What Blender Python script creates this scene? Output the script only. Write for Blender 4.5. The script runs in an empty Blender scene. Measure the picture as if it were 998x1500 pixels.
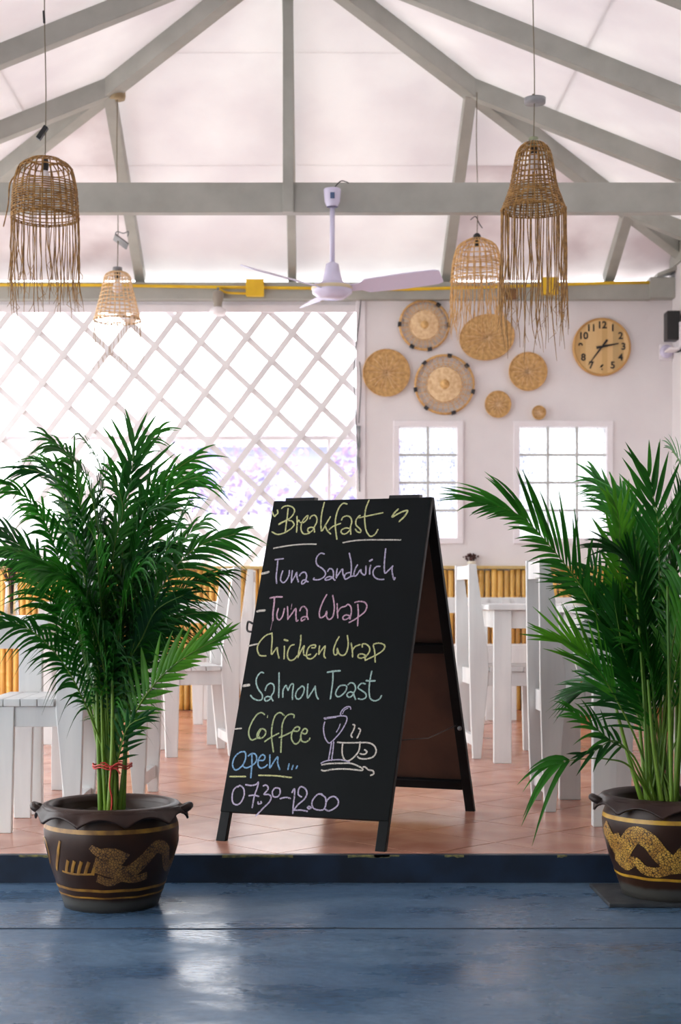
import bpy, math, random
from mathutils import Vector, Matrix
R = math.radians
scene = bpy.context.scene
col = scene.collection
rnd = random.Random(7)

# ------------------------------------------------------------------ camera
F, CX, CY, EYE = 2200.0, 453.0, 875.0, 0.80
cam_d = bpy.data.cameras.new('camera')
cam = bpy.data.objects.new('camera', cam_d); col.objects.link(cam)
cam.location = (0, 0, EYE); cam.rotation_euler = (R(90), 0, 0)
cam_d.sensor_width = 36; cam_d.lens = 36 * F / 1500
cam_d.shift_x = (499 - CX) / 1500; cam_d.shift_y = (CY - 750) / 1500
cam_d.clip_end = 300
cam_d.dof.use_dof = True; cam_d.dof.focus_distance = 4.9; cam_d.dof.aperture_fstop = 5.0
scene.camera = cam
# ------------------------------------------------------------------ sky and exposure
world = bpy.data.worlds.new('world'); scene.world = world
world.use_nodes = True
bg = world.node_tree.nodes['Background']
bg.inputs['Color'].default_value = (0.95, 0.975, 1.0, 1)
bg.inputs['Strength'].default_value = 4.0
scene.view_settings.view_transform = 'Standard'; scene.view_settings.look = 'None'
scene.view_settings.gamma = 1; scene.view_settings.use_curve_mapping = False
scene.view_settings.exposure = 0.35
scene.cycles.max_bounces = 10; scene.cycles.diffuse_bounces = 5
scene.cycles.transparent_max_bounces = 24

def P(px, py, Y):                     # a point of the photograph at distance Y
    return Vector(((px - CX) * Y / F, Y, EYE - (py - CY) * Y / F))

# ------------------------------------------------------------------ materials
def lin(c):
    return tuple(((v / 255) / 12.92 if v <= 10 else ((v / 255 + 0.055) / 1.055) ** 2.4) for v in c) + (1,)
class NT:
    def __init__(s, name):
        s.m = bpy.data.materials.new(name); s.m.use_nodes = True
        s.t = s.m.node_tree; s.b = s.t.nodes['Principled BSDF']; s.out = s.t.nodes['Material Output']
    def n(s, typ, **kw):
        nd = s.t.nodes.new(typ)
        for k, v in kw.items():
            if k[0] == '_': setattr(nd, k[1:], v)
            else: nd.inputs[k.replace('__', ' ')].default_value = v
        return nd
    def l(s, a, b): s.t.links.new(a, b)
def ramp(nt, fac, stops):
    r = nt.n('ShaderNodeValToRGB'); cr = r.color_ramp
    while len(cr.elements) < len(stops): cr.elements.new(0.5)
    for e, (p, c) in zip(cr.elements, stops):
        e.position = p; e.color = c if len(c) == 4 else lin(c)
    nt.l(fac, r.inputs['Fac']); return r
def mat(name, c1, c2=None, scale=8.0, rough=0.5, bump=0.0, bscale=60, stretch=None, spec=0.5, trans=0.0, rand=0.0, coord='Object', lo=0.35, hi=0.65):
    nt = NT(name); b = nt.b
    b.inputs['Roughness'].default_value = rough
    b.inputs['Specular IOR Level'].default_value = spec
    tc = nt.n('ShaderNodeTexCoord'); src = tc.outputs[coord]
    if stretch:
        mp = nt.n('ShaderNodeMapping'); mp.inputs['Scale'].default_value = stretch
        nt.l(src, mp.inputs['Vector']); src = mp.outputs['Vector']
    nz = nt.n('ShaderNodeTexNoise', Scale=scale, Detail=5.0); nt.l(src, nz.inputs['Vector'])
    r = ramp(nt, nz.outputs['Fac'], [(lo, c1), (hi, c2 or c1)])
    colr = r.outputs['Color']
    if rand:
        oi = nt.n('ShaderNodeObjectInfo'); hv = nt.n('ShaderNodeHueSaturation')
        ma = nt.n('ShaderNodeMath', _operation='MULTIPLY_ADD'); ma.inputs[1].default_value = rand; ma.inputs[2].default_value = 1 - rand / 2
        nt.l(oi.outputs['Random'], ma.inputs[0]); nt.l(ma.outputs[0], hv.inputs['Value']); nt.l(colr, hv.inputs['Color'])
        colr = hv.outputs['Color']
    nt.l(colr, b.inputs['Base Color'])
    if bump:
        n2 = nt.n('ShaderNodeTexNoise', Scale=bscale, Detail=4.0); nt.l(src, n2.inputs['Vector'])
        bp = nt.n('ShaderNodeBump', Strength=bump, Distance=0.002); nt.l(n2.outputs['Fac'], bp.inputs['Height']); nt.l(bp.outputs[0], b.inputs['Normal'])
    if trans:
        tr = nt.n('ShaderNodeBsdfTranslucent'); nt.l(colr, tr.inputs['Color'])
        mx = nt.n('ShaderNodeMixShader', Fac=trans); nt.l(b.outputs[0], mx.inputs[1]); nt.l(tr.outputs[0], mx.inputs[2])
        nt.l(mx.outputs[0], nt.out.inputs['Surface'])
    return nt.m
M = {}
M['wall'] = mat('wall_plaster', (232, 227, 227), (226, 220, 221), 3, 0.7, 0.25, 40)
M['ceiling'] = mat('ceiling_sheet', (240, 237, 236), (228, 223, 224), 1.6, 0.8, 0.2, 12, trans=0.30)
M['ceilold'] = mat('stained_ceiling_sheet', (234, 228, 228), (212, 202, 203), 2.6, 0.8, 0.2, 12, trans=0.28)
M['beam'] = mat('grey_green_beam_paint', (172, 172, 164), (158, 158, 150), 5, 0.55, 0.2, 30)
M['white'] = mat('white_board_paint', (236, 238, 237), (214, 217, 218), 9, 0.42, 0.5, 30, stretch=(1, 1, 0.15))
M['lath'] = mat('white_lath_paint', (238, 235, 236), (226, 223, 225), 6, 0.6)
M['frame'] = mat('white_trim_paint', (240, 235, 238), (234, 228, 232), 6, 0.5)
M['bamboo'] = mat('bamboo', (222, 176, 88), (186, 126, 52), 14, 0.38, 0.3, 40, stretch=(1, 1, 0.12), rand=0.45)
M['bamboocap'] = mat('bamboo_cap', (214, 190, 130), (190, 160, 96), 14, 0.5)
M['riser'] = mat('blue_riser_paint', (28, 46, 70), (14, 26, 42), 7, 0.45, 0.4, 25)
M['tile'] = mat('terracotta_tile', (206, 150, 128), (178, 120, 100), 5, 0.24, 0.04, 9, rand=0.2, spec=0.9)
M['grout'] = mat('tile_grout', (128, 104, 96), (104, 82, 76), 20, 0.8)
M['cane'] = mat('palm_cane', (118, 150, 48), (62, 104, 30), 10, 0.4, 0.2, 30, stretch=(1, 1, 0.25))
M['leaf'] = mat('palm_leaf', (58, 134, 34), (26, 92, 24), 7, 0.36, trans=0.28, rand=0.5, spec=0.4)
M['leafy'] = mat('bright_palm_leaf', (96, 164, 36), (48, 122, 30), 6, 0.4, trans=0.3, rand=0.3, spec=0.4)
M['leafd'] = mat('dark_palm_leaf', (34, 98, 28), (16, 68, 20), 6, 0.38, trans=0.22, rand=0.4, spec=0.4)
M['soil'] = mat('soil', (62, 48, 40), (32, 24, 20), 30, 0.95, 1.0, 60)
M['potrim'] = mat('brown_glazed_rim', (62, 42, 36), (40, 26, 23), 9, 0.4, 0.3, 20, spec=0.3)
M['gold'] = mat('ochre_glaze', (170, 122, 40), (112, 74, 24), 25, 0.4)
M['shadewall'] = mat('dim_added_wall', (120, 112, 104), (104, 98, 92), 3, 0.8)  # kept dark so the added walls reflect little onto board and pots
M['slab'] = mat('dark_worn_pad', (58, 62, 66), (36, 40, 46), 20, 0.7, 0.5, 40)
M['board'] = mat('blackboard_paint', (11, 16, 19), (6, 10, 12), 5, 0.6, 0.15, 30, spec=0.15)
M['boardframe'] = mat('black_frame_paint', (14, 17, 20), (6, 8, 10), 12, 0.5, 0.3, 40, spec=0.2)
M['hardboard'] = mat('brown_hardboard', (74, 48, 36), (54, 34, 26), 6, 0.5, 0.2, 60)
M['black'] = mat('black_plastic', (22, 22, 24), None, 5, 0.4)
M['metal'] = mat('dull_metal', (150, 150, 152), (110, 110, 114), 8, 0.35); 
M['rattan'] = mat('brown_rattan', (170, 128, 66), (120, 84, 38), 40, 0.6, rand=0.1)
M['rattanl'] = mat('pale_rattan', (226, 184, 122), (190, 144, 84), 40, 0.6, rand=0.1)
M['rattanp'] = mat('bleached_rattan', (246, 216, 172), (220, 180, 130), 40, 0.6)
M['yellow'] = mat('yellow_conduit', (236, 196, 40), (222, 178, 30), 8, 0.45)
M['fan'] = mat('lavender_white_enamel', (214, 208, 232), None, 4, 0.25)
M['pad'] = mat('blue_green_badge', (72, 92, 130), None, 4, 0.4)
M['cord'] = mat('grey_cord', (120, 112, 92), None, 4, 0.6)
M['dark'] = mat('dark_wire', (40, 40, 44), None, 4, 0.6)
M['red'] = mat('red_ribbon', (220, 70, 60), (190, 50, 44), 20, 0.5)
M['brownbud'] = mat('dried_brown_bud', (92, 56, 50), (60, 34, 32), 30, 0.9)
M['cream'] = mat('cream_ceramic', (232, 226, 208), (216, 208, 188), 8, 0.5)
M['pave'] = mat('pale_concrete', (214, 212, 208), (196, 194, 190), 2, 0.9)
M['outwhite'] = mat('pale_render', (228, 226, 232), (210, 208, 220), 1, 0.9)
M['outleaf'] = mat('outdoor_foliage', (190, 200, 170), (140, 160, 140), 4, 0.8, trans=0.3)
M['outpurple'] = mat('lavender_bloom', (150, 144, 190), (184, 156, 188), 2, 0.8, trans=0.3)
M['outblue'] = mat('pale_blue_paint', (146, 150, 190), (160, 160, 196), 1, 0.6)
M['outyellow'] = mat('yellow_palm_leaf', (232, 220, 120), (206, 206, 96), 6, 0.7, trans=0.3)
M['orange'] = mat('dried_orange_leaf', (212, 150, 80), (184, 112, 52), 20, 0.7)

def clock_wood():
    nt = NT('striped_clock_wood'); tc = nt.n('ShaderNodeTexCoord'); sp = nt.n('ShaderNodeSeparateXYZ'); nt.l(tc.outputs['Object'], sp.inputs[0])
    m = nt.n('ShaderNodeMath', _operation='MULTIPLY'); m.inputs[1].default_value = 26; nt.l(sp.outputs['X'], m.inputs[0])
    f = nt.n('ShaderNodeMath', _operation='FLOOR'); nt.l(m.outputs[0], f.inputs[0])
    w = nt.n('ShaderNodeTexWhiteNoise', _noise_dimensions='1D'); nt.l(f.outputs[0], w.inputs['W'])
    r = ramp(nt, w.outputs['Value'], [(0.0, (226, 190, 134)), (0.5, (212, 170, 108)), (1.0, (190, 160, 110))])
    nt.l(r.outputs[0], nt.b.inputs['Base Color']); nt.b.inputs['Roughness'].default_value = 0.45
    return nt.m
M['clock'] = clock_wood()
M['clockrim'] = mat('clock_rim_wood', (206, 160, 96), (184, 136, 74), 8, 0.45)

def blue_floor():
    nt = NT('blue_painted_concrete'); tc = nt.n('ShaderNodeTexCoord')
    mp = nt.n('ShaderNodeMapping'); mp.inputs['Scale'].default_value = (1, 1.9, 1); nt.l(tc.outputs['Object'], mp.inputs['Vector']); V = mp.outputs[0]
    a = nt.n('ShaderNodeTexNoise', Scale=1.3, Detail=5.0, Roughness=0.5); nt.l(V, a.inputs['Vector'])
    r = ramp(nt, a.outputs['Fac'], [(0.25, (74, 102, 134)), (0.5, (90, 120, 152)), (0.75, (112, 140, 168))])
    sc = nt.n('ShaderNodeTexNoise', Scale=38.0, Detail=8.0, Roughness=0.7); nt.l(V, sc.inputs['Vector'])
    r3 = ramp(nt, sc.outputs['Fac'], [(0.3, (150, 150, 150)), (0.7, (255, 255, 255))])
    mx = nt.n('ShaderNodeMixRGB', _blend_type='MULTIPLY', Fac=0.6); nt.l(r.outputs[0], mx.inputs[1]); nt.l(r3.outputs[0], mx.inputs[2])
    fl = nt.n('ShaderNodeTexVoronoi', Scale=7.0); nt.l(tc.outputs['Object'], fl.inputs['Vector'])
    r4 = ramp(nt, fl.outputs['Distance'], [(0.0, (255, 255, 255)), (0.022, (0, 0, 0))])
    m2 = nt.n('ShaderNodeMixRGB'); m2.inputs[2].default_value = lin((150, 165, 180)); nt.l(r4.outputs[0], m2.inputs[0]); nt.l(mx.outputs[0], m2.inputs[1])
    nt.l(m2.outputs[0], nt.b.inputs['Base Color'])
    b = nt.n('ShaderNodeTexNoise', Scale=2.6, Detail=7.0, Roughness=0.62); nt.l(V, b.inputs['Vector'])
    r2 = ramp(nt, b.outputs['Fac'], [(0.38, (0.14, 0.14, 0.14, 1)), (0.58, (0.42, 0.42, 0.42, 1))])
    nt.l(r2.outputs[0], nt.b.inputs['Roughness'])
    n2 = nt.n('ShaderNodeTexNoise', Scale=34.0, Detail=6.0); nt.l(V, n2.inputs['Vector'])
    bp = nt.n('ShaderNodeBump', Strength=0.45, Distance=0.003); nt.l(n2.outputs['Fac'], bp.inputs['Height']); nt.l(bp.outputs[0], nt.b.inputs['Normal'])
    return nt.m
M['bluefloor'] = blue_floor()

def pot_mat():
    nt = NT('brown_glazed_pot'); tc = nt.n('ShaderNodeTexCoord'); sp = nt.n('ShaderNodeSeparateXYZ'); nt.l(tc.outputs['Object'], sp.inputs[0])
    nz = nt.n('ShaderNodeTexNoise', Scale=9.0, Detail=6.0); nt.l(tc.outputs['Object'], nz.inputs['Vector'])
    base = ramp(nt, nz.outputs['Fac'], [(0.3, (58, 33, 19)), (0.7, (34, 19, 12))])
    # grey bare clay at the foot
    wob = nt.n('ShaderNodeMath', _operation='MULTIPLY_ADD'); wob.inputs[1].default_value = 0.03; nt.l(nz.outputs['Fac'], wob.inputs[0]); nt.l(sp.outputs['Z'], wob.inputs[2])
    foot = ramp(nt, wob.outputs[0], [(0.045, (255, 255, 255)), (0.055, (0, 0, 0))])
    mx = nt.n('ShaderNodeMixRGB', _blend_type='MIX'); mx.inputs[2].default_value = lin((70, 68, 64))
    nt.l(foot.outputs[0], mx.inputs[0]); nt.l(base.outputs[0], mx.inputs[1]); nt.l(mx.outputs[0], nt.b.inputs['Base Color'])
    nt.b.inputs['Roughness'].default_value = 0.38; nt.b.inputs['Specular IOR Level'].default_value = 0.3
    bp = nt.n('ShaderNodeBump', Strength=0.2, Distance=0.003); nt.l(nz.outputs['Fac'], bp.inputs['Height']); nt.l(bp.outputs[0], nt.b.inputs['Normal'])
    return nt.m
M['pot'] = pot_mat()
def scale_mat(name, c1, c2, dark):
    nt = NT(name); tc = nt.n('ShaderNodeTexCoord')
    v = nt.n('ShaderNodeTexVoronoi', Scale=135.0, _feature='DISTANCE_TO_EDGE'); nt.l(tc.outputs['Object'], v.inputs['Vector'])
    nz = nt.n('ShaderNodeTexNoise', Scale=30.0); nt.l(tc.outputs['Object'], nz.inputs['Vector'])
    g = ramp(nt, nz.outputs['Fac'], [(0.35, c1), (0.65, c2)])
    e = ramp(nt, v.outputs['Distance'], [(0.05, (0, 0, 0)), (0.12, (255, 255, 255))])
    mx = nt.n('ShaderNodeMixRGB'); mx.inputs[1].default_value = lin(dark)
    nt.l(e.outputs[0], mx.inputs[0]); nt.l(g.outputs[0], mx.inputs[2]); nt.l(mx.outputs[0], nt.b.inputs['Base Color'])
    nt.b.inputs['Roughness'].default_value = 0.4
    return nt.m
M['scaleA'] = scale_mat('dull_gold_scales', (150, 108, 52), (112, 76, 36), (50, 28, 18))
M['scaleB'] = scale_mat('bright_gold_scales', (212, 166, 72), (176, 126, 50), (58, 34, 18))

def glass_mat(name, tint=(1, 1, 1, 1)):
    nt = NT(name)
    nt.t.nodes.remove(nt.b)
    tr = nt.n('ShaderNodeBsdfTranslucent'); tr.inputs['Color'].default_value = (0.78, 0.79, 0.81, 1)
    tp = nt.n('ShaderNodeBsdfTransparent'); tp.inputs['Color'].default_value = (0.66, 0.67, 0.69, 1); gl = nt.n('ShaderNodeBsdfGlossy', Roughness=0.1)
    tc = nt.n('ShaderNodeTexCoord'); v = nt.n('ShaderNodeTexNoise', Scale=55.0, Detail=4.0); nt.l(tc.outputs['Object'], v.inputs['Vector'])
    r = ramp(nt, v.outputs['Fac'], [(0.38, (0.05, 0.05, 0.05, 1)), (0.6, (0.9, 0.9, 0.9, 1))])
    m1 = nt.n('ShaderNodeMixShader'); nt.l(r.outputs[0], m1.inputs[0]); nt.l(tr.outputs[0], m1.inputs[1]); nt.l(tp.outputs[0], m1.inputs[2])
    m2 = nt.n('ShaderNodeMixShader', Fac=0.06); nt.l(m1.outputs[0], m2.inputs[1]); nt.l(gl.outputs[0], m2.inputs[2])
    nt.l(m2.outputs[0], nt.out.inputs['Surface']); return nt.m
M['blockglass'] = glass_mat('patterned_glass')
def clear_glass():
    nt = NT('clear_glass'); nt.t.nodes.remove(nt.b)
    tp = nt.n('ShaderNodeBsdfTransparent'); tp.inputs['Color'].default_value = (0.93, 0.95, 0.97, 1)
    gl = nt.n('ShaderNodeBsdfGlossy', Roughness=0.03); fr = nt.n('ShaderNodeLayerWeight', Blend=0.25)
    m = nt.n('ShaderNodeMixShader'); nt.l(fr.outputs['Facing'], m.inputs[0]); nt.l(tp.outputs[0], m.inputs[1]); nt.l(gl.outputs[0], m.inputs[2])
    nt.l(m.outputs[0], nt.out.inputs['Surface']); return nt.m
M['glass'] = clear_glass()
def chalk(name, c):
    nt = NT(name); nt.b.inputs['Base Color'].default_value = lin(c); nt.b.inputs['Roughness'].default_value = 0.95
    tc = nt.n('ShaderNodeTexCoord'); nz = nt.n('ShaderNodeTexNoise', Scale=330.0, Detail=2.0); nt.l(tc.outputs['Object'], nz.inputs['Vector'])
    r = ramp(nt, nz.outputs['Fac'], [(0.34, (0.35, 0.35, 0.35, 1)), (0.5, (1, 1, 1, 1))])
    nt.l(r.outputs[0], nt.b.inputs['Alpha']); return nt.m
M['ck_y'] = chalk('yellow_chalk', (206, 204, 146)); M['ck_l'] = chalk('lilac_chalk', (190, 178, 204))
M['ck_p'] = chalk('pink_chalk', (208, 168, 188)); M['ck_g'] = chalk('green_chalk', (172, 198, 192))
M['ck_b'] = chalk('blue_chalk', (130, 170, 206)); M['ck_w'] = chalk('white_chalk', (214, 204, 194))
M['ck_f'] = chalk('pale_green_chalk', (178, 188, 140))

# ------------------------------------------------------------------ mesh helpers
class MB:
    def __init__(s): s.v = []; s.f = []; s.sm = False
    def add(s, vs, fs):
        o = len(s.v); s.v += [tuple(v) for v in vs]; s.f += [tuple(i + o for i in f) for f in fs]; return s
    def box(s, x0, x1, y0, y1, z0, z1):
        return s.add([(x0, y0, z0), (x1, y0, z0), (x1, y1, z0), (x0, y1, z0), (x0, y0, z1), (x1, y0, z1), (x1, y1, z1), (x0, y1, z1)],
                     [(0, 3, 2, 1), (4, 5, 6, 7), (0, 1, 5, 4), (1, 2, 6, 5), (2, 3, 7, 6), (3, 0, 4, 7)])
    def prism(s, poly, vec):              # polygon of 3D points swept along vec
        n = len(poly); vec = Vector(vec)
        vs = [Vector(p) for p in poly] + [Vector(p) + vec for p in poly]
        return s.add(vs, [tuple(range(n))[::-1], tuple(range(n, 2 * n))] + [(i, (i + 1) % n, (i + 1) % n + n, i + n) for i in range(n)])
    def bar(s, a, b, w, h, up=(0, 0, 1)):     # rectangular bar between two points: w sideways, h along up
        a = Vector(a); b = Vector(b); t = (b - a).normalized(); side = t.cross(Vector(up)).normalized(); u = side.cross(t).normalized()
        q = [a + side * (i * w / 2) + u * (j * h / 2) for i, j in ((-1, -1), (1, -1), (1, 1), (-1, 1))]
        return s.prism(q, b - a)
    def tube(s, pts, r, n=6, cap=True):
        pts = [Vector(p) for p in pts]; rr = r if isinstance(r, (list, tuple)) else [r] * len(pts)
        up = Vector((0.13, 0.31, 1)).normalized(); vs = []; fs = []
        prev = None
        for i, p in enumerate(pts):
            t = (pts[min(i + 1, len(pts) - 1)] - pts[max(i - 1, 0)])
            t = t.normalized() if t.length > 1e-9 else Vector((0, 0, 1))
            if prev is None:
                a = t.cross(up)
                if a.length < 1e-3: a = t.cross(Vector((1, 0, 0)))
                a.normalize()
            else:
                a = (prev - t * prev.dot(t)).normalized()
            prev = a; b = t.cross(a)
            for k in range(n):
                an = 2 * math.pi * k / n
                vs.append(p + (a * math.cos(an) + b * math.sin(an)) * rr[i])
        for i in range(len(pts) - 1):
            for k in range(n):
                fs.append((i * n + k, i * n + (k + 1) % n, (i + 1) * n + (k + 1) % n, (i + 1) * n + k))
        if cap:
            fs.append(tuple(range(n))[::-1]); fs.append(tuple(range((len(pts) - 1) * n, len(pts) * n)))
        s.sm = True
        return s.add(vs, fs)
    def lathe(s, prof, c=(0, 0, 0), n=32, axis='z'):     # prof: list of (radius, height)
        vs = []; fs = []
        for r, h in prof:
            for k in range(n):
                a = 2 * math.pi * k / n
                if axis == 'z': vs.append((c[0] + r * math.cos(a), c[1] + r * math.sin(a), c[2] + h))
                else: vs.append((c[0] + r * math.cos(a), c[1] - h, c[2] + r * math.sin(a)))
        for i in range(len(prof) - 1):
            for k in range(n):
                q = (i * n + k, i * n + (k + 1) % n, (i + 1) * n + (k + 1) % n, (i + 1) * n + k)
                fs.append(q)
        s.sm = True
        return s.add(vs, fs)
    def ball(s, c, r, n=8, m=5):
        prof = [(max(1e-4, r * math.sin(math.pi * i / m)), -r * math.cos(math.pi * i / m)) for i in range(m + 1)]
        return s.lathe(prof, c, n)
    def move(s, d):
        d = Vector(d); s.v = [tuple(Vector(v) + d) for v in s.v]; return s
    def mesh(s, name, m, smooth=None):
        me = bpy.data.meshes.new(name); me.from_pydata(s.v, [], s.f); me.update()
        if smooth is None: smooth = s.sm
        if smooth:
            me.polygons.foreach_set('use_smooth', [True] * len(me.polygons))
        me.materials.append(m); return me
def link(name, me, parent=None, bevel=0.0, autosmooth=False):
    o = bpy.data.objects.new(name, me); col.objects.link(o)
    if parent: o.parent = parent
    if bevel:
        b = o.modifiers.new('edge', 'BEVEL'); b.width = bevel; b.segments = 2; b.limit_method = 'ANGLE'
    return o
def put(name, mb, m, parent=None, bevel=0.0, smooth=None, origin=None):
    """origin: world position of the thing's root, the mesh being given in world coordinates"""
    if origin is not None: mb.move(-Vector(origin))
    return link(name, mb.mesh(name, m, smooth), parent, bevel)
def tag(o, label=None, cat=None, group=None, kind=None):
    if label: o['label'] = label
    if cat: o['category'] = cat
    if group: o['group'] = group
    if kind: o['kind'] = kind
    return o
def empty(name, loc, label=None, cat=None, group=None, kind=None, rz=0):
    o = bpy.data.objects.new(name, None); col.objects.link(o); o.location = loc; o.rotation_euler = (0, 0, rz); o.empty_display_size = 0.1
    return tag(o, label, cat, group, kind)
def copy_tree(o, parent=None):
    c = o.copy(); col.objects.link(c); c.parent = parent
    for ch in list(o.children): copy_tree(ch, c)
    return c
def clip(poly, nx, ny, d):               # keep the part of a 2D polygon where nx*x + ny*y <= d
    out = []
    for i in range(len(poly)):
        a, b = poly[i], poly[(i + 1) % len(poly)]
        da, db = nx * a[0] + ny * a[1] - d, nx * b[0] + ny * b[1] - d
        if da <= 0: out.append(a)
        if (da < 0 < db) or (db < 0 < da):
            t = da / (da - db); out.append((a[0] + (b[0] - a[0]) * t, a[1] + (b[1] - a[1]) * t))
    return out
def crom(pts, k=5):
    pts = [Vector(p) for p in pts]
    if len(pts) < 3: 
        return [pts[0].lerp(pts[-1], i / k) for i in range(k + 1)]
    out = []
    for i in range(len(pts) - 1):
        p0 = pts[max(i - 1, 0)]; p1 = pts[i]; p2 = pts[i + 1]; p3 = pts[min(i + 2, len(pts) - 1)]
        for j in range(k):
            t = j / k
            out.append(0.5 * ((2 * p1) + (p2 - p0) * t + (2 * p0 - 5 * p1 + 4 * p2 - p3) * t * t + (3 * p1 - p0 - 3 * p2 + p3) * t ** 3))
    out.append(pts[-1]); return out

# ================================================================== THE SETTING
WY = 10.65            # inner face of the back wall
EDGE = 4.656          # front edge of the raised tiled floor
XL, XR = -3.1, 2.575
LOW = -0.085          # blue floor
sb = put('floor', MB().box(XL - .4, XR + .12, EDGE + .02, WY + .12, -0.5, -0.006), M['grout']); tag(sb, kind='structure')
# tiles laid diagonally, each its own piece
TS = 0.33; ga = R(43); ca, sa = math.cos(ga), math.sin(ga); ox, oy = 0.623, 5.369
whole = None; hw = TS / 2 - .0018; cnt = 0
def tile_mesh(poly):
    m = MB(); m.prism([(x, y, -0.006) for x, y in poly], (0, 0, 0.006)); return m.mesh('tile', M['tile'])
for i in range(-26, 30):
    for j in range(-26, 30):
        u, v = (i + .5) * TS, (j + .5) * TS
        cx_, cy_ = ox + u * ca - v * sa, oy + u * sa + v * ca
        vis = -1.75 < cx_ < 2.1 and abs(cx_ + .1) < 0.27 * cy_ + .45
        if not (EDGE - .3 < cy_ < WY + .1) or not vis: continue
        q = [(a * hw * ca - b * hw * sa, a * hw * sa + b * hw * ca) for a, b in ((-1, -1), (1, -1), (1, 1), (-1, 1))]
        wq = [(cx_ + a, cy_ + b) for a, b in q]
        c = clip(wq, 0, -1, -(EDGE + .012)); 
        if len(c) < 3: continue
        if len(c) == 4 and c == wq:
            if whole is None: whole = tile_mesh(q)
            o = link('tile', whole, sb); o.location = (cx_, cy_, rnd.uniform(-.0004, .0004))
        else:
            o = link('tile', tile_mesh([(a - cx_, b - cy_) for a, b in c]), sb); o.location = (cx_, cy_, 0)
        cnt += 1
# tiles outside the view, joined (never seen from the front)
m = MB()
for i in range(-30, 34):
    for j in range(-30, 34):
        u, v = (i + .5) * TS, (j + .5) * TS
        cx_, cy_ = ox + u * ca - v * sa, oy + u * sa + v * ca
        vis = -1.75 < cx_ < 2.1 and abs(cx_ + .1) < 0.27 * cy_ + .45
        if vis or not (EDGE - .3 < cy_ < WY + .1) or not (XL - .3 < cx_ < XR + .2): continue
        c = [(cx_ + a * hw * ca - b * hw * sa, cy_ + a * hw * sa + b * hw * ca) for a, b in ((-1, -1), (1, -1), (1, 1), (-1, 1))]
        c = clip(clip(clip(clip(c, 0, -1, -(EDGE + .012)), 0, 1, WY), 1, 0, XR), -1, 0, -(XL - .3))
        if len(c) >= 3: m.prism([(x, y, -0.006) for x, y in c], (0, 0, 0.006))
o = put('outlying_tiles', m, M['tile'], sb); o['kind'] = 'stuff'
# riser of the step with a painted lip
o = put('trim_1', MB().box(XL - .4, XR + .1, EDGE, EDGE + .03, -0.5, 0.0005), M['riser']); tag(o, kind='structure')
m = MB()
for x0, w in ((-.27, .22), (.12, .16), (.2, .05), (.42, .06), (.77, .03), (-.9, .1)):
    pts = [(x0 + w * k / 6, EDGE - .0012, -0.002 - rnd.uniform(.001, .006)) for k in range(7)]
    m.prism([(p[0], p[1], 0.0007) for p in pts[::-1]] + pts, (0, .008, 0))
put('paint_chip', m, mat('worn_yellow_edge', (150, 140, 80), (84, 84, 70), 60, .8), o)
# low blue floor
bf = put('floor_blue', MB().box(-7, 7, -7, EDGE + .02, LOW - .3, LOW), M['bluefloor']); tag(bf, kind='structure')
m = MB(); pts = [(-3 + .25 * k, 4.01 + rnd.uniform(-.006, .006), LOW + .0006) for k in range(25)]
m.tube(pts, .0022, 4); put('floor_joint', m, mat('joint_dirt', (44, 54, 68), None, 5, .8), bf)

# back wall: low part all along, upper part on the right with two window openings
def wall_px(x0, x1, y0, y1, ya=WY, yb=WY + .12):      # a block of the back wall between pixel edges
    a = P(x0, y1, WY); b = P(x1, y0, WY); return (a.x, b.x, ya, yb, a.z, b.z)
wb = MB()
def wblock(mb, x0, x1, z0, z1, ya=WY, yb=WY + .12): mb.box(x0, x1, ya, yb, z0, z1)
sx = WY / F
gx = lambda px: (px - CX) * sx
gz = lambda py: EYE - (py - CY) * sx
XP = gx(527); ZT = 2.93
W1 = (gx(585), gx(670), gz(788), gz(625)); W2 = (gx(761), gx(889), gz(788), gz(625))
wblock(wb, XL, XR, -.2, 1.0)
wblock(wb, XP, W1[0], 1.0, ZT); wblock(wb, W1[1], W2[0], 1.0, ZT); wblock(wb, W2[1], XR, 1.0, ZT)
for W in (W1, W2):
    wblock(wb, W[0], W[1], 1.0, W[2]); wblock(wb, W[0], W[1], W[3], ZT)
tag(put('wall_back', wb, M['wall']), kind='structure')
tag(put('wall_right', MB().box(XR, XR + .12, EDGE + .1, WY + .12, -.2, 3.3), M['wall']), kind='structure')
for k, (W, nc) in enumerate(((W1, 2), (W2, 3))):
    w = empty('window_%d' % (k + 1), (W[0], WY, W[2])); tag(w, kind='structure')
    x0, x1, z0, z1 = W; org = w.location
    fm = MB(); t = .042
    for a in ((x0 - t, x1 + t, z1, z1 + t), (x0 - t, x1 + t, z0 - t, z0), (x0 - t, x0, z0, z1), (x1, x1 + t, z0, z1)):
        fm.box(a[0], a[1], WY - .018, WY, a[2], a[3])
    put('window_frame', fm, M['frame'], w, .003, origin=org)
    cw, ch = (x1 - x0) / nc, (z1 - z0) / 4
    mm = MB()
    for i in range(1, nc): mm.box(x0 + cw * i - .0065, x0 + cw * i + .0065, WY + .01, WY + .05, z0, z1)
    for j in range(1, 4): mm.box(x0, x1, WY + .021, WY + .049, z0 + ch * j - .0065, z0 + ch * j + .0065)
    put('glazing_bars', mm, mat('grey_mortar', (190, 190, 186), None, 5, .8), w, origin=org)
    for i in range(nc):
        for j in range(4):
            g = MB().box(-cw / 2 + .006, cw / 2 - .006, 0, .012, -ch / 2 + .006, ch / 2 - .006)
            o = put('pane', g, M['blockglass'], w); o.location = Vector((x0 + cw * (i + .5), WY + .03, z0 + ch * (j + .5))) - org
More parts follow.
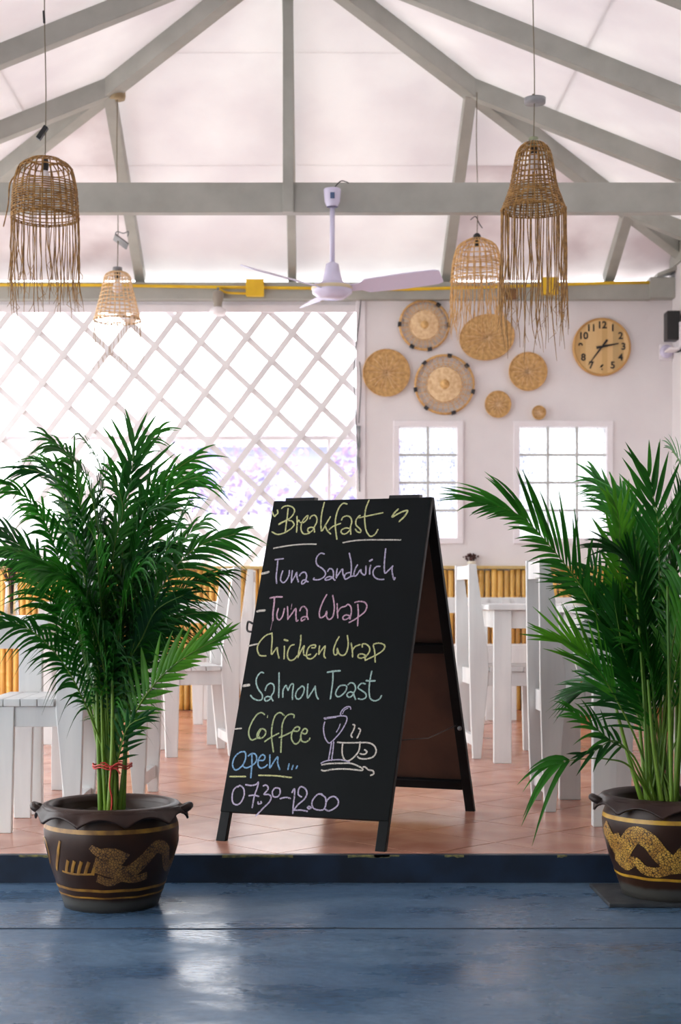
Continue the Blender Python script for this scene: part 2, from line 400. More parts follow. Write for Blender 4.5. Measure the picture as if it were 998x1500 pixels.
# bamboo wainscot
bw = empty('bamboo_wainscot', (0, WY, 0), 'golden bamboo pole cladding along the foot of the back wall', 'wainscot')
poles = []
for k in range(5):
    r0 = random.Random(k); m = MB(); z = 0; prof = []; rad = .0215
    nodes = sorted(r0.uniform(.05, .95) for _ in range(3))
    for zz in [i / 24 for i in range(25)]: prof.append((rad, zz * 1.0))
    for nd in nodes: prof += [(rad, nd - .008), (rad + .0022, nd - .002), (rad + .0022, nd + .002), (rad - .0012, nd + .005)]
    prof.sort(key=lambda a: a[1]); prof = [(1e-4, 0)] + prof + [(1e-4, 1.0)]
    m.lathe(prof, (0, 0, 0), 10); poles.append(m.mesh('bamboo_pole', M['bamboo']))
x = XL + .03; k = 0
while x < XR - .02:
    o = link('bamboo_pole', rnd.choice(poles), bw); s = rnd.uniform(.86, 1.04); w = .0215 * s
    o.location = (x + w, -.026, .004); o.scale = (s, s, rnd.uniform(.985, .995)); o.rotation_euler = (0, rnd.uniform(-.004, .004), rnd.uniform(0, 6))
    x += 2 * w + rnd.uniform(.001, .005); k += 1
put('cap_rail', MB().box(XL, XR - .003, -.06, 0, 1.0, 1.022), M['bamboocap'], bw, .003)

# lattice screen in the open half of the back wall
lt = empty('lattice_screen', (-1.3, WY + .05, 1.0), 'white diagonal lath lattice filling the opening left of the wall', 'lattice')
LO = lt.location
lx0, lx1, lz0, lz1 = XL, gx(523), 1.022, gz(450)
u_ = Vector((30.5, 40.7)) * sx; v_ = Vector((36.9, -34.3)) * sx       # steps along '/' and along '\'
o0 = Vector((gx(367.7), gz(567.9)))
def lath(o, d, yy, w):
    d = d.normalized(); n = Vector((-d.y, d.x))
    q = [o - d * 6 - n * w / 2, o + d * 6 - n * w / 2, o + d * 6 + n * w / 2, o - d * 6 + n * w / 2]
    q = [(p.x, p.y) for p in q]
    for c in ((1, 0, lx1), (-1, 0, -lx0), (0, 1, lz1), (0, -1, -lz0)): 
        q = clip(q, *c)
        if len(q) < 3: return
    m = MB(); m.prism([(a, yy, b) for a, b in q], (0, .012, 0)); put('lath', m, M['lath'], lt, origin=LO)
for k in range(-24, 26):
    lath(o0 + v_ * k, u_, WY + .032, .045)
    lath(o0 + u_ * k, v_, WY + .046, .043)
m = MB(); m.box(lx0, lx1 + .02, WY + .005, WY + .03, gz(457), gz(446)); m.box(lx0, lx1 + .02, WY + .02, WY + .07, gz(446), gz(440))
m.box(lx0, lx1 + .02, WY + .062, WY + .1, gz(643), gz(637)); m.box(gx(480), gx(485), WY + .062, WY + .1, lz0, gz(643))
put('lattice_frame', m, M['frame'], lt, .002, origin=LO)
m = MB(); m.box(gx(522), gx(535), WY - .012, WY + .02, 1.022, gz(441)); put('edge_post', m, M['frame'], lt, .002, origin=LO)

# roof: a hipped ceiling on grey-green timbers
XC, YA, ZA, PS, PH = -.115, 8.1, 4.36, .40, .46
HX = PH / PS                      # sideways travel of the hip per metre along it
def zs(x): return ZA - PS * abs(x - XC)
def zh(y): return ZA - PH * (y - YA)
cl = empty('ceiling', (XC, YA, ZA)); tag(cl, kind='structure')
def panel(pts, m='ceiling', nm='ceiling_panel'):
    mb = MB(); mb.prism(pts, (0, 0, .012)); return put(nm, mb, M[m], cl, origin=cl.location)
YE = 10.86; g = .002
def hx(b): return HX * b
rows = [0, .76, 1.65, YE - YA]
for (b0, b1) in zip(rows[:-1], rows[1:]):
    xs = [-99, XC - 2.25, XC - 1.09, XC, XC + 1.09, XC + 2.25, 99]
    for xa, xb in zip(xs[:-1], xs[1:]):
        q = [(XC - hx(b0), b0), (XC + hx(b0), b0), (XC + hx(b1), b1), (XC - hx(b1), b1)]
        q = clip(clip(q, -1, 0, -(xa + g)), 1, 0, xb - g); q = clip(q, 0, 1, b1 - g) if q else q
        if len(q) >= 3: panel([(x, YA + b, ZA - PH * b) for x, b in q], 'ceilold' if xb < XC - .5 or (xa > XC + 1 and b0 > 1.2) else 'ceiling')
TR = [8.02, 6.9, 5.78, 4.66, 3.54, 2.42]
ys = [WY + .2] + [9.05] + TR
for s in (-1, 1):
    for ya, yb in zip(ys[:-1], ys[1:]):
        for x0, x1 in ((0, 1.6), (1.6, 3.6)):
            # clip by the hip line: |x-XC| >= HX*(y-YA)
            q = [(x0, yb), (x1, yb), (x1, ya), (x0, ya)]
            q = clip(q, -1, HX, HX * YA)
            if len(q) >= 3: panel([(XC + s * x, y, ZA - PS * x) for x, y in q])
rf = empty('roof_frame', (XC, YA, 3.0)); tag(rf, 'grey-green painted timber rafters and beams under the white ceiling', 'roof frame', kind='thing')
RO = rf.location; BH = .11; BW = .075
def beam(nm, a, b, w=BW, h=BH): return put(nm, MB().bar(a, b, w, h), M['beam'], rf, .004, origin=RO)
dz = BH / 2 + .004
for y in TR:                       # principal rafters and tie beams
    for s in (-1, 1):
        beam('rafter', (XC, y, ZA - dz), (XC + s * 3.3, y, ZA - PS * 3.3 - dz))
zt0, zt1 = P(0, 311, 8.27).z, P(0, 267, 8.27).z
put('tie_beam', MB().box(XL, XR, 8.27, 8.34, zt0, zt1), M['beam'], rf, .004, origin=RO)
put('king_post', MB().box(XC - .03, XC + .028, 8.245, 8.27, zt0 - .002, ZA - .1), M['beam'], rf, .003, origin=RO)
for s in (-1, 1):                  # hip rafters, jacks
    beam('hip_rafter', (XC, YA, ZA - dz), (XC + s * hx(2.5), YA + 2.5, ZA - PH * 2.5 - dz), .085, .12)
    for b in (.947, 1.957):
        X = XC + s * hx(b); Y = YA + b; Z = ZA - PH * b
        beam('jack_rafter', (X, Y, Z - dz - .02), (X, WY + .08, zh(WY + .08) - dz - .02), .07, .09)
        beam('jack_rafter', (X, Y, Z - dz), (XC + s * 3.2, Y, zs(XC + 3.2) - dz))
beam('jack_rafter', (XC - .005, YA, ZA - dz - .02), (XC - .005, WY + .08, zh(WY + .08) - dz - .02), .06, .09)
# wall plate with its end block
put('wall_plate', MB().box(XL, gx(952), WY - .07, WY + .12, gz(441), gz(416)), M['beam'], rf, .004, origin=RO)
put('end_block', MB().box(gx(948), XR, WY - .1, WY + .12, gz(440), gz(410)), M['beam'], rf, .006, origin=RO)
put('corner_cap', MB().prism([(gx(957), WY - .14, gz(411)), (gx(957), WY - .14, gz(406)), (XR, WY - .14, gz(395)), (XR, WY - .14, gz(401))], (0, .2, 0)), M['beam'], rf, .003, origin=RO)
for s in (0,):
    put('side_plate', MB().box(XR - .02, XR + .12, EDGE, WY, 3.12, 3.26), M['beam'], rf, .004, origin=RO)
    put('side_plate', MB().box(XL - .1, XL, EDGE, WY, 2.98, 3.1), M['beam'], rf, .004, origin=RO)
for y in (EDGE + .1, 7.5, WY):
    put('corner_post', MB().box(XL - .1, XL, y - .06, y + .06, 0, 3.0), M['beam'], rf, .004, origin=RO)

# outside beyond the lattice
tag(put('ground_outside', MB().box(-40, 40, WY + .12, 60, -.4, -.1), M['pave']), kind='structure')
tag(put('ground_beside', MB().box(-40, XL - .4, -20, WY + .12, -.4, -.1), M['pave']), kind='structure')
tag(put('ground_front', MB().box(-7, 7, -25, -7, -.5, LOW - .02), M['pave']), kind='structure')

# unseen walls and ceiling added around the camera to cut the front light
tag(put('wall_added_front', MB().box(-5.2, 5.2, -3.2, -3.05, LOW, 3.4), M['shadewall']), kind='structure')
tag(put('wall_added_right', MB().box(XR + 1.2, XR + 1.32, -3.2, EDGE + .1, LOW, 3.4), M['shadewall']), kind='structure')
tag(put('wall_added_return', MB().box(XR, XR + 1.32, EDGE, EDGE + .1, LOW, 3.4), M['shadewall']), kind='structure')
cf = empty('ceiling_added', (XC, 0, 3.4)); tag(cf, kind='structure')
for s_ in (-1, 1):
    put('ceiling_panel', MB().prism([(XC, -3.2, ZA), (XC + s_ * 5.2, -3.2, ZA - 5.2 * .2), (XC + s_ * 5.2, 2.6, ZA - 5.2 * .2), (XC, 2.6, ZA)], (0, 0, .02)), M['shadewall'], cf, origin=cf.location)  # added out of view, keeps sky light off the foreground

# ================================================================== THINGS ON THE BACK WALL
def rings(mb, c, radii, r, y, n=40, wob=0):
    for q in radii:
        pts = [(c[0] + q * math.cos(2 * math.pi * k / n), y(q), c[2] + q * math.sin(2 * math.pi * k / n)) for k in range(n + 1)]
        mb.tube(pts, r, 4, False)
def solid_tray(px, py, wpx, hpx, label, tilt=0, m='rattanl'):
    c = P(px, py, WY - .004); rx = wpx / 2 * sx; rz = hpx / 2 * sx
    t = empty('woven_tray', c, label, 'wall basket', 'round baskets hung on the back wall')
    mb = MB(); nr = max(5, int(rx / .0085)); 
    prof = [(1e-4, .018)]
    for i in range(1, nr * 2 + 1):
        q = i / (nr * 2); prof.append((rx * q * .97, .018 + .006 * q + (.003 if i % 2 else 0)))
    prof += [(rx, .034), (rx * 1.01, .02), (rx * .98, .0)]
    mb.lathe(prof, (0, 0, 0), 48, 'y'); o = put('woven_disc', mb, M[m], t)
    sp = MB()
    for k in range(16):
        a = 2 * math.pi * (k + rnd.uniform(-.2, .2)) / 16
        sp.tube([(rx * q * math.cos(a + .05 * math.sin(9 * q)), -.0262 - .007 * q, rx * q * math.sin(a)) for q in (.05, .3, .55, .8)], .0022, 4)
    put('spokes', sp, M['rattanp'], t)
    rm = MB(); rings(rm, (0, 0, 0), [rx], .006, lambda q: -.028, 44); put('rim', rm, M['rattanl'], t)
    t.scale = (1, 1, rz / rx); t.rotation_euler = (0, tilt, 0)
    return t
def open_tray(px, py, d, label, clips):
    c = P(px, py, WY - .004); rx = d / 2 * sx
    t = empty('open_weave_tray', c, label, 'wall basket', 'round baskets hung on the back wall')
    rm = MB(); rings(rm, (0, 0, 0), [rx], .009, lambda q: -.02, 48); rings(rm, (0, 0, 0), [rx * .975], .005, lambda q: -.03, 48); put('rim', rm, M['rattanl'], t)
    lo = MB(); n = 27
    for k in range(n):
        for s in (-1, 1):
            a = 2 * math.pi * k / n
            pts = []
            for i in range(7):
                q = .5 + .48 * i / 6; aa = a + s * .17 * math.sin(math.pi * i / 6) + s * .13 * i / 6
                pts.append((rx * q * math.cos(aa), -.016 - .02 * (1 - q), rx * q * math.sin(aa)))
            lo.tube(pts, .0028, 4, False)
    rings(lo, (0, 0, 0), [rx * q for q in (.64, .72, .8)], .003, lambda q: -.03, 40)
    put('open_loops', lo, M['rattanp'], t)
    ce = MB(); prof = [(1e-4, .045)] + [(rx * .6 * i / 20, .045 - .018 * i / 20 + (.003 if i % 2 else 0)) for i in range(1, 21)] + [(rx * .6, .012)]
    ce.lathe(prof, (0, 0, 0), 40, 'y'); put('woven_centre', ce, M['rattanp'], t)
    k_ = MB(); k_.lathe([(1e-4, .056), (rx * .06, .056), (rx * .16, .044), (rx * .17, .035)], (0, 0, 0), 24, 'y'); o = put('centre_knot', k_, M['rattanl'], t)
    for a in clips:
        a = R(a); b = MB().box(-.012, .012, -.034, -.004, -.016, .016); o = put('clip', b, M['dark'], t)
        o.location = (rx * math.cos(a), 0, rx * math.sin(a)); o.rotation_euler = (0, -a, 0)
    return t
open_tray(621.5, 477, 72, 'openwork basket with dark clips, the upper of the two lacy ones, touching the beam', (55, 0, 178, 240, 283))
open_tray(651, 564, 86, 'largest openwork basket with dark clips, below the other lacy one', (133, 80, 40, -14, -72, 232, 190))
solid_tray(566, 547, 68, 68, 'round brown tray with pale spokes, nearest the lattice screen')
solid_tray(713, 495, 80, 66, 'tilted oval brown basket behind the hanging lamp fringe', R(-12))
solid_tray(773, 545, 55, 55, 'medium round tan basket between the oval basket and the clock')
solid_tray(729, 593, 37, 38, 'small round tan basket between the two windows')
solid_tray(789, 605, 19, 19, 'tiny round tan coaster just above the wide window')
# clock
c = P(881, 509, WY); ck = empty('wall_clock', c, 'round pale wood wall clock with black numerals and hands', 'clock'); rc = 42.5 * sx
put('case', MB().lathe([(rc, 0), (rc, .03), (rc * .985, .038), (rc * .95, .04), (rc * .93, .03), (rc * .92, .028)], (0, 0, 0), 64, 'y'), M['clockrim'], ck)
put('dial', MB().lathe([(rc * .95, .029), (1e-4, .0295)], (0, 0, 0), 64, 'y'), M['clock'], ck)
for h in range(1, 13):
    cu = bpy.data.curves.new('numeral', 'FONT'); cu.body = str(h); cu.size = .068; cu.align_x = 'CENTER'; cu.align_y = 'CENTER'; cu.extrude = .0008; cu.offset = .002
    co = bpy.data.objects.new('numeral_outline', cu); col.objects.link(co)
    dg = bpy.context.evaluated_depsgraph_get(); me = bpy.data.meshes.new_from_object(co.evaluated_get(dg)); me.name = 'numeral'; me.materials.clear(); me.materials.append(M['black'])
    bpy.data.objects.remove(co); tmp = link('numeral', me)
    a = R(90 - 30 * h); q = rc * .74
    tmp.location = (q * math.cos(a) , -.0305, q * math.sin(a)); tmp.rotation_euler = (R(90), 0, 0); tmp.parent = ck
def hand(nm, ang, L, w, tail, y):
    m = MB(); d = Vector((math.sin(R(ang)), 0, math.cos(R(ang)))); n = Vector((d.z, 0, -d.x))
    m.prism([-d * tail - n * w * .7 + Vector((0, y, 0)), -d * tail + n * w * .7 + Vector((0, y, 0)), d * L + n * w * .25 + Vector((0, y, 0)), d * L - n * w * .25 + Vector((0, y, 0))], (0, -.0015, 0))
    put(nm, m, M['black'], ck)
hand('minute_hand', 217, rc * .78, .011, rc * .3, -.034); hand('hour_hand', 79, rc * .58, .014, rc * .2, -.037)
put('hub', MB().lathe([(.008, .03), (.008, .041), (1e-4, .042)], (0, 0, 0), 16, 'y'), M['black'], ck)
# small things at the right corner
c = P(975, 516, WY); s = empty('wall_sensor', c, 'small white square socket box with round knob in the right corner', 'switch box')
put('plate', MB().box(-.045, .045, -.03, 0, -.06, .055), M['frame'], s, .004)
put('knob', MB().lathe([(.046, .03), (.046, .045), (.03, .055), (.018, .058), (.016, .048), (1e-4, .048)], (0, 0, 0), 28, 'y'), M['fan'], s)
c = Vector((XR, 10.38, P(0, 478, 10.38).z)); s = empty('wall_speaker', c, 'black box speaker on a white bracket at the right edge', 'speaker')
put('body', MB().box(-.11, -.02, -.05, .06, -.1, .1), M['black'], s, .006)
put('bracket', MB().box(-.03, 0, -.07, .08, -.17, .02).box(-.1, 0, -.07, .08, -.17, -.155), M['frame'], s, .003)
# yellow conduit and boxes
cz = gz(423); cd = empty('conduit', (0, WY - .07, cz), 'yellow plastic conduit running along the grey wall beam', 'conduit')
m = MB(); m.tube([(gx(-160), WY - .078, gz(420)), (gx(150), WY - .078, gz(421)), (gx(330), WY - .078, gz(424)), (gx(600), WY - .078, gz(427)), (gx(740), WY - .078, gz(423)), (gx(880), WY - .078, gz(418)), (gx(950), WY - .078, gz(417))], .0115, 8)
put('pipe', m, M['yellow'], cd, origin=cd.location)
m = MB(); m.tube(crom([(gx(322), WY - .08, gz(426)), (gx(332), WY - .09, gz(432)), (gx(348), WY - .08, gz(433)), (gx(368), WY - .078, gz(433))]), .009, 8); put('branch_pipe', m, M['yellow'], cd, origin=cd.location)
for (x0, x1, y0, y1, lb) in ((362, 387, 415, 438, 'square yellow junction box behind the ceiling fan blade'), (790, 813, 412, 436, 'square yellow junction box behind the hanging lamp fringe')):
    c = Vector(((gx(x0) + gx(x1)) / 2, WY - .07, (gz(y0) + gz(y1)) / 2)); t = empty('junction_box', c, lb, 'junction box', 'yellow boxes on the wall beam')
    w, h = (x1 - x0) / 2 * sx, (y1 - y0) / 2 * sx
    put('box_body', MB().box(-w, w, -.05, 0, -h, h), M['yellow'], t, .005); put('box_lid', MB().box(-w - .003, w + .003, -.058, -.05, -h - .003, h + .003), M['yellow'], t, .003)
t = empty('relay_box', P(748, 433, WY - .07), 'small brown worn fitting on the wall beam behind the lamp fringes', 'fitting')
put('fitting_body', MB().box(-.035, .035, -.05, 0, -.03, .04), mat('rusty_brown', (120, 76, 50), (90, 60, 44), 30, .7), t, .004)
# spot lamp
c = P(320, 428, WY - .07); t = empty('spot_lamp', c, 'small wall spotlight with round white bulb hanging from the wall beam', 'spotlight')
put('holder', MB().lathe([(.02, 0), (.036, -.01), (.038, -.06), (.03, -.09), (.028, -.12)], (0, -.05, .0), 20), mat('beige_holder', (150, 140, 128), None, 5, .5), t)
put('bulb', MB().lathe([(.028, -.115), (.058, -.135), (.062, -.15), (.05, -.168), (1e-4, -.178)], (0, -.05, 0), 24), M['frame'], t)
put('arm', MB().tube([(0, -.05, 0), (0, -.04, .02), (0, 0, .02)], .008), M['metal'], t)
# cables beside the lattice
t = empty('hanging_cable', P(526, 600, WY - .02), 'dark cable hanging down the right post of the lattice', 'cable')
m = MB(); m.tube(crom([P(529, 438, WY - .03), P(526, 470, WY - .02), P(519, 540, WY - .02), P(522, 620, WY - .02), P(526, 690, WY - .02), P(527, 720, WY - .02)]), .0035, 5)
m.tube(crom([P(527, 530, WY - .02), P(529, 560, WY - .02), P(526, 620, WY - .02)]), .003, 5); put('cable_run', m, M['dark'], t, origin=t.location)
m = MB()
for k in range(5): m.tube(crom([P(524 + k, 624, WY - .03), P(528 - k, 650 + 4 * k, WY - .03), P(523 + k, 672, WY - .03), P(527, 694, WY - .03)]), .004, 5)
put('cable_bundle', m, M['metal'], t, origin=t.location)

# ================================================================== CEILING FAN
fy = 8.2; fc = P(487, 425, fy)
fan = empty('ceiling_fan', fc, 'white three-blade ceiling fan on a rod hung from the tie beam', 'ceiling fan'); FO = fc
zc = lambda py: P(487, py, fy).z - fc.z
put('canopy', MB().lathe([(.03, zc(303)), (.042, zc(296)), (.048, zc(279)), (.046, zc(277)), (1e-4, zc(277))], (0, 0, 0), 28), M['fan'], fan)
b = MB().box(-.012, .012, -.0495, -.046, zc(294), zc(285)); put('badge', b, M['pad'], fan)
put('rod', MB().tube([(0, 0, zc(304)), (0, 0, zc(385))], .0135, 14), M['fan'], fan)
put('motor_cover', MB().lathe([(.0135, zc(384)), (.035, zc(387)), (.044, zc(400)), (.055, zc(411)), (.07, zc(415))], (0, 0, 0), 28), M['fan'], fan)
put('motor_housing', MB().lathe([(.06, zc(414)), (.1, zc(417)), (.112, zc(423)), (.108, zc(430)), (.075, zc(436)), (.07, zc(437)), (1e-4, zc(438))], (0, 0, 0), 36), M['fan'], fan)
put('trim_ring', MB().lathe([(.112, zc(420)), (.1145, zc(421)), (.1145, zc(424)), (.112, zc(425))], (0, 0, 0), 36), mat('gold_trim', (220, 205, 170), None, 5, .3), fan)
for a in (-18, -138, 102):
    m = MB(); a = R(a); d = Vector((math.cos(a), math.sin(a), .06)).normalized(); n = Vector((-math.sin(a), math.cos(a), 0)); up = Vector((0, 0, 1))
    st = [(.09, .028), (.16, .032), (.2, .06), (.4, .068), (.58, .064), (.61, .05)]
    vs = []
    for s_, w in st:
        for side in (-1, 1):
            for t_ in (-1, 1):
                vs.append(d * s_ + n * (side * w) + up * (side * w * -.38 + t_ * .003))
    fs = []
    for i in range(len(st) - 1):
        o = i * 4; fs += [(o, o + 4, o + 6, o + 2), (o + 1, o + 3, o + 7, o + 5), (o, o + 1, o + 5, o + 4), (o + 2, o + 6, o + 7, o + 3)]
    fs += [(0, 2, 3, 1), (20, 21, 23, 22)]
    m.add(vs, fs); put('blade', m, M['fan'], fan, .002)
put('lead_wire', MB().tube(crom([(.01, 0, zc(277)), (.02, 0, zc(272)), (.05, .0, zc(265)), (.09, .04, zc(265))]), .003, 5), M['dark'], fan)

# ================================================================== PENDANT LAMPS
def pendant(name, label, px, Y, prof, ribs, rgs, m, fr_n, fr_len, fr_px0, cord_top, fittings, skirt=None, sparse=False, seed=0):
    """prof: list of (half width px, py) from top to bottom of the shade"""
    r0 = random.Random(seed)
    sc_ = Y / F; top = P(px, prof[0][1], Y); t = empty(name, top, label, 'pendant lamp', 'woven basket lamps with long fringes')
    pr = [(w * sc_, P(px, py, Y).z - top.z) for w, py in prof]
    # resample the profile
    cp = crom([(a, 0, b) for a, b in pr], 6); 
    m1 = MB()
    for k in range(ribs):
        a = 2 * math.pi * k / ribs + r0.uniform(-.03, .03)
        m1.tube([(p.x * math.cos(a), p.x * math.sin(a), p.z) for p in cp], (.0036 if not sparse else .0026), 4, False)
    put('shade_ribs', m1, M['rattanp' if sparse else m], t)
    m2 = MB(); H = pr[-1][1]
    def rad(z):
        for p, q in zip(cp[:-1], cp[1:]):
            if q.z <= z <= p.z: return p.x + (q.x - p.x) * ((p.z - z) / max(1e-6, p.z - q.z))
        return cp[-1].x
    for f in rgs:
        z = H * f; rr = rad(z) + .001; n = 40; ph = r0.uniform(0, 6)
        m2.tube([((rr + .002 * math.sin(ribs * a_ / 2 + ph)) * math.cos(a_), (rr + .002 * math.sin(ribs * a_ / 2 + ph)) * math.sin(a_), z + .0015 * math.sin(3 * a_ + ph)) for a_ in [2 * math.pi * k / n for k in range(n + 1)]], .0030, 4, False)
    put('shade_weave', m2, M['rattanp' if sparse else m], t)
    rr = pr[-1][0]
    m3 = MB(); n = fr_n
    for k in range(n):
        a = 2 * math.pi * k / n + r0.uniform(-.05, .05); L = fr_len * sc_ * r0.uniform(.72, 1.05) * (0.82 if k % 3 == 0 else 1)
        x0, y0 = rr * math.cos(a), rr * math.sin(a); w1, w2 = r0.uniform(-.016, .016), r0.uniform(-.02, .02); fr = r0.uniform(2, 6)
        pts = [(x0 + w1 * math.sin(fr * s_ * 2) * s_ + w2 * s_ * s_, y0 + w2 * math.sin(fr * s_ + 1) * s_, H + .006 - L * s_) for s_ in [i / 9 for i in range(10)]]
        m3.tube(pts, [.0026 if not sparse else .0014] * 8 + [.0018, .0009], 4)
        if m == 'rattan' and r0.random() < .6:
            e = Vector(pts[7]); m3.tube([e, e + Vector((r0.uniform(-.02, .02), 0, -.02)), e + Vector((r0.uniform(-.03, .03), 0, -.05))], [.0016, .0014, .0008], 4)
    o = put('fringe', m3, M[m], t); o['kind'] = 'stuff'
    k_ = MB()
    for k in range(ribs):
        a = 2 * math.pi * (k + .5) / ribs; k_.ball((rr * math.cos(a), rr * math.sin(a), H + .002), .006, 6, 4)
    put('knotted_hem', k_, M[m], t)['kind'] = 'stuff'
    ct = P(px, prof[0][1], Y); m4 = MB(); z1 = cord_top - top.z
    m4.tube(crom([(0, 0, -.02), (.004, 0, z1 * .3), (-.003, 0, z1 * .65), (0, 0, z1)], 4), .0028 if Y < 8 else .003, 5); put('cord', m4, M['cord'], t)
    bu = MB(); bu.lathe([(.014, -.02), (.014, -.05), (.022, -.07), (.03, -.095), (.026, -.118), (1e-4, -.13)], (0, 0, 0), 16); put('bulb', bu, M['frame'], t)
    put('bulb_holder', MB().lathe([(.006, .012), (.016, .005), (.018, -.03), (.014, -.05)], (0, 0, 0), 14), M['black'], t)
    fittings(t, top)
    return t
def ceil_at(x, y): return min(zs(x), zh(y) if y > YA else 99)
Y1 = 7.0; x1 = P(65, 0, Y1).x
def f1(t, top):
    c = P(62, 195, Y1) - top
    put('cord_clip', MB().bar(c + Vector((-.02, 0, -.028)), c + Vector((.02, 0, .03)), .022, .03, (0, 1, 0)), M['black'], t, .003)
    put('black_tape', MB().tube([P(64, 16, Y1) - top, P(65, 34, Y1) - top], .006, 6), M['black'], t)
    put('crown_ring', MB().tube([(.07 * math.cos(a), .07 * math.sin(a), .0) for a in [k * math.pi / 10 for k in range(21)]], .005, 5), M['rattan'], t)
    r0 = random.Random(3); tw = MB(); tw.tube(crom([P(30, 250, Y1) - top, P(15, 268, Y1) - top, P(12, 300, Y1) - top, P(5, 332, Y1) - top]), [.004] * 8 + [.003] * 8, 5); put('loose_twig', tw, M['rattan'], t)
pendant('pendant_lamp', 'brown domed basket lamp nearest the upper left corner', 66, Y1, [(22, 235), (38, 246), (45, 270), (48, 300), (49, 320)], 26,
        [.08, .16, .42, .46, .5, .54, .58, .62, .66, .7, .75, .8, .86, .93, .97, 1], 'rattan', 50, 152, 320, ceil_at(x1, Y1), f1, seed=1)
def f2(t, top):
    put('glass_collar', MB().lathe([(.012, .012), (.035, .008), (.058, -.002), (.06, -.006), (.035, -.01)], (0, 0, 0), 28), M['glass'], t)
    put('socket_cap', MB().lathe([(.006, .03), (.022, .026), (.024, .0), (.014, -.02)], (0, 0, 0), 20), mat('green_grey_cap', (132, 140, 112), None, 5, .5), t)
    c = P(784, 148, Y2) - top
    put('ceiling_cup', MB().lathe([(1e-4, c.z - .012), (.048, c.z - .012), (.05, c.z + .012), (.047, c.z + .012), (.045, c.z - .008), (1e-4, c.z - .008)], (.006, 0, 0), 30), M['metal'], t)
    put('cord_knot', MB().tube(crom([c + Vector((-.01, 0, .03)), c + Vector((.0, -.01, .01)), c + Vector((.02, 0, .012)), c + Vector((.03, 0, .02))]), .005, 6), M['cord'], t)
Y2 = 6.9; x2 = P(781, 0, Y2).x
pendant('pendant_lamp', 'tall brown bell-shaped basket lamp with long fringe and steel cup on its cord', 782, Y2, [(14, 210), (24, 222), (30, 250), (34, 272), (40, 290), (47, 308)], 30,
        [.06, .12, .18, .25, .32, .4, .48, .56, .62, .66, .7, .73, .76, .79, .82, .86, .9, .94, .97, 1], 'rattan', 52, 210, 310, ceil_at(x2, Y2), f2, seed=2)
def f3(t, top):
    put('cap_ball', MB().ball((0, 0, .012), .024, 14, 8), M['black'], t)
    c = P(697, 322, 9.0) - top
    put('cord_tie', MB().tube(crom([c + Vector((-.03, 0, .0)), c + Vector((0, 0, .02)), c + Vector((.02, 0, -.02)), c + Vector((.04, 0, -.05))]), .003, 5), M['dark'], t)
pendant('pendant_lamp', 'pale round-topped basket lamp hanging in front of the oval wall basket', 699, 9.0, [(10, 350), (27, 360), (34, 378), (37, 398), (38, 412)], 24,
        [.1, .2, .3, .42, .54, .58, .62, .68, .8, .92, 1], 'rattanl', 64, 84, 412, ZA - PH * (9.0 - YA) - .12, f3, seed=3)
def f4(t, top):
    put('cap', MB().lathe([(.006, .03), (.028, .026), (.03, .008), (.02, -.004)], (0, 0, 0), 20), M['metal'], t)
    c = P(176, 354, 9.05) - top
    put('loose_cup', MB().bar(c + Vector((-.035, 0, .03)), c + Vector((.045, 0, -.03)), .05, .014, (0, .6, 1)), M['metal'], t, .003)
    put('cord_curl', MB().tube(crom([c + Vector((-.03, 0, .03)), c + Vector((-.02, 0, .06)), c + Vector((.02, 0, .05)), c + Vector((.05, 0, .06)), c + Vector((.045, 0, .03))]), .0035, 5), M['metal'], t)
    put('ceiling_rose', MB().lathe([(1e-4, 0), (.045, 0), (.05, .02), (.048, .05)], (0, 0, P(0, 146, 9.05).z - top.z), 24), mat('wood_rose', (176, 156, 120), (150, 130, 96), 20, .6), t)
pendant('pendant_lamp', 'small pale bell-shaped basket lamp in front of the lattice', 172, 9.05, [(8, 398), (18, 404), (23, 425), (28, 445), (34, 470)], 24,
        [.05, .12, .2, .28, .36, .44, .52, .6, .68, .76, .84, .9, .94, .97, 1], 'rattan', 30, 72, 472, P(0, 146, 9.05).z, f4, sparse=True, seed=4)

# ================================================================== FURNITURE
def post_profile(h=.945):
    return [(.022, 0), (.062, 0), (.085, .25), (.1, .42), (.098, .52), (.07, .72), (.038, h), (.0, h), (.004, .5), (.012, .2)]
def make_chair(label, x, y, rz, h=.945, w=.36, dep=.36, bottom=True):
    t = empty('board_chair', (x, y, 0), label, 'chair', 'white board chairs', rz=rz)
    pr = [(a, b) for a, b in post_profile(h)]
    for yy in (0, w - .03):
        put('back_post', MB().prism([(a, yy, b) for a, b in pr], (0, .03, 0)), M['white'], t, .003)
        put('front_leg', MB().prism([(dep - .02, yy, 0), (dep + .04, yy, 0), (dep + .055, yy, .43), (dep - .03, yy, .43)], (0, .03, 0)), M['white'], t, .003)
        put('side_rail', MB().box(.09, dep - .02, yy + .004, yy + .024, .36, .43), M['white'], t, .002)
    put('front_rail', MB().box(dep + .0, dep + .02, .03, w - .03, .37, .43), M['white'], t, .002)
    put('rear_rail', MB().box(.035, .055, .03, w - .03, .36, .44), M['white'], t, .002)
    put('back_rail', MB().box(.006, .026, .03, w - .03, h - .075, h - .006), M['white'], t, .002)
    if bottom: put('stretcher', MB().box(.03, .06, .03, w - .03, .06, .11), M['white'], t, .002)
    n = 4; a = .105; s = (dep + .065 - a) / n
    for k in range(n):
        yy = (.032, w - .032) if a + s * k < .0 else (-.008, w + .008)
        put('seat_plank', MB().box(a + s * k, a + s * (k + 1) - .003, yy[0], yy[1], .431, .456), M['white'], t, .002)
    return t
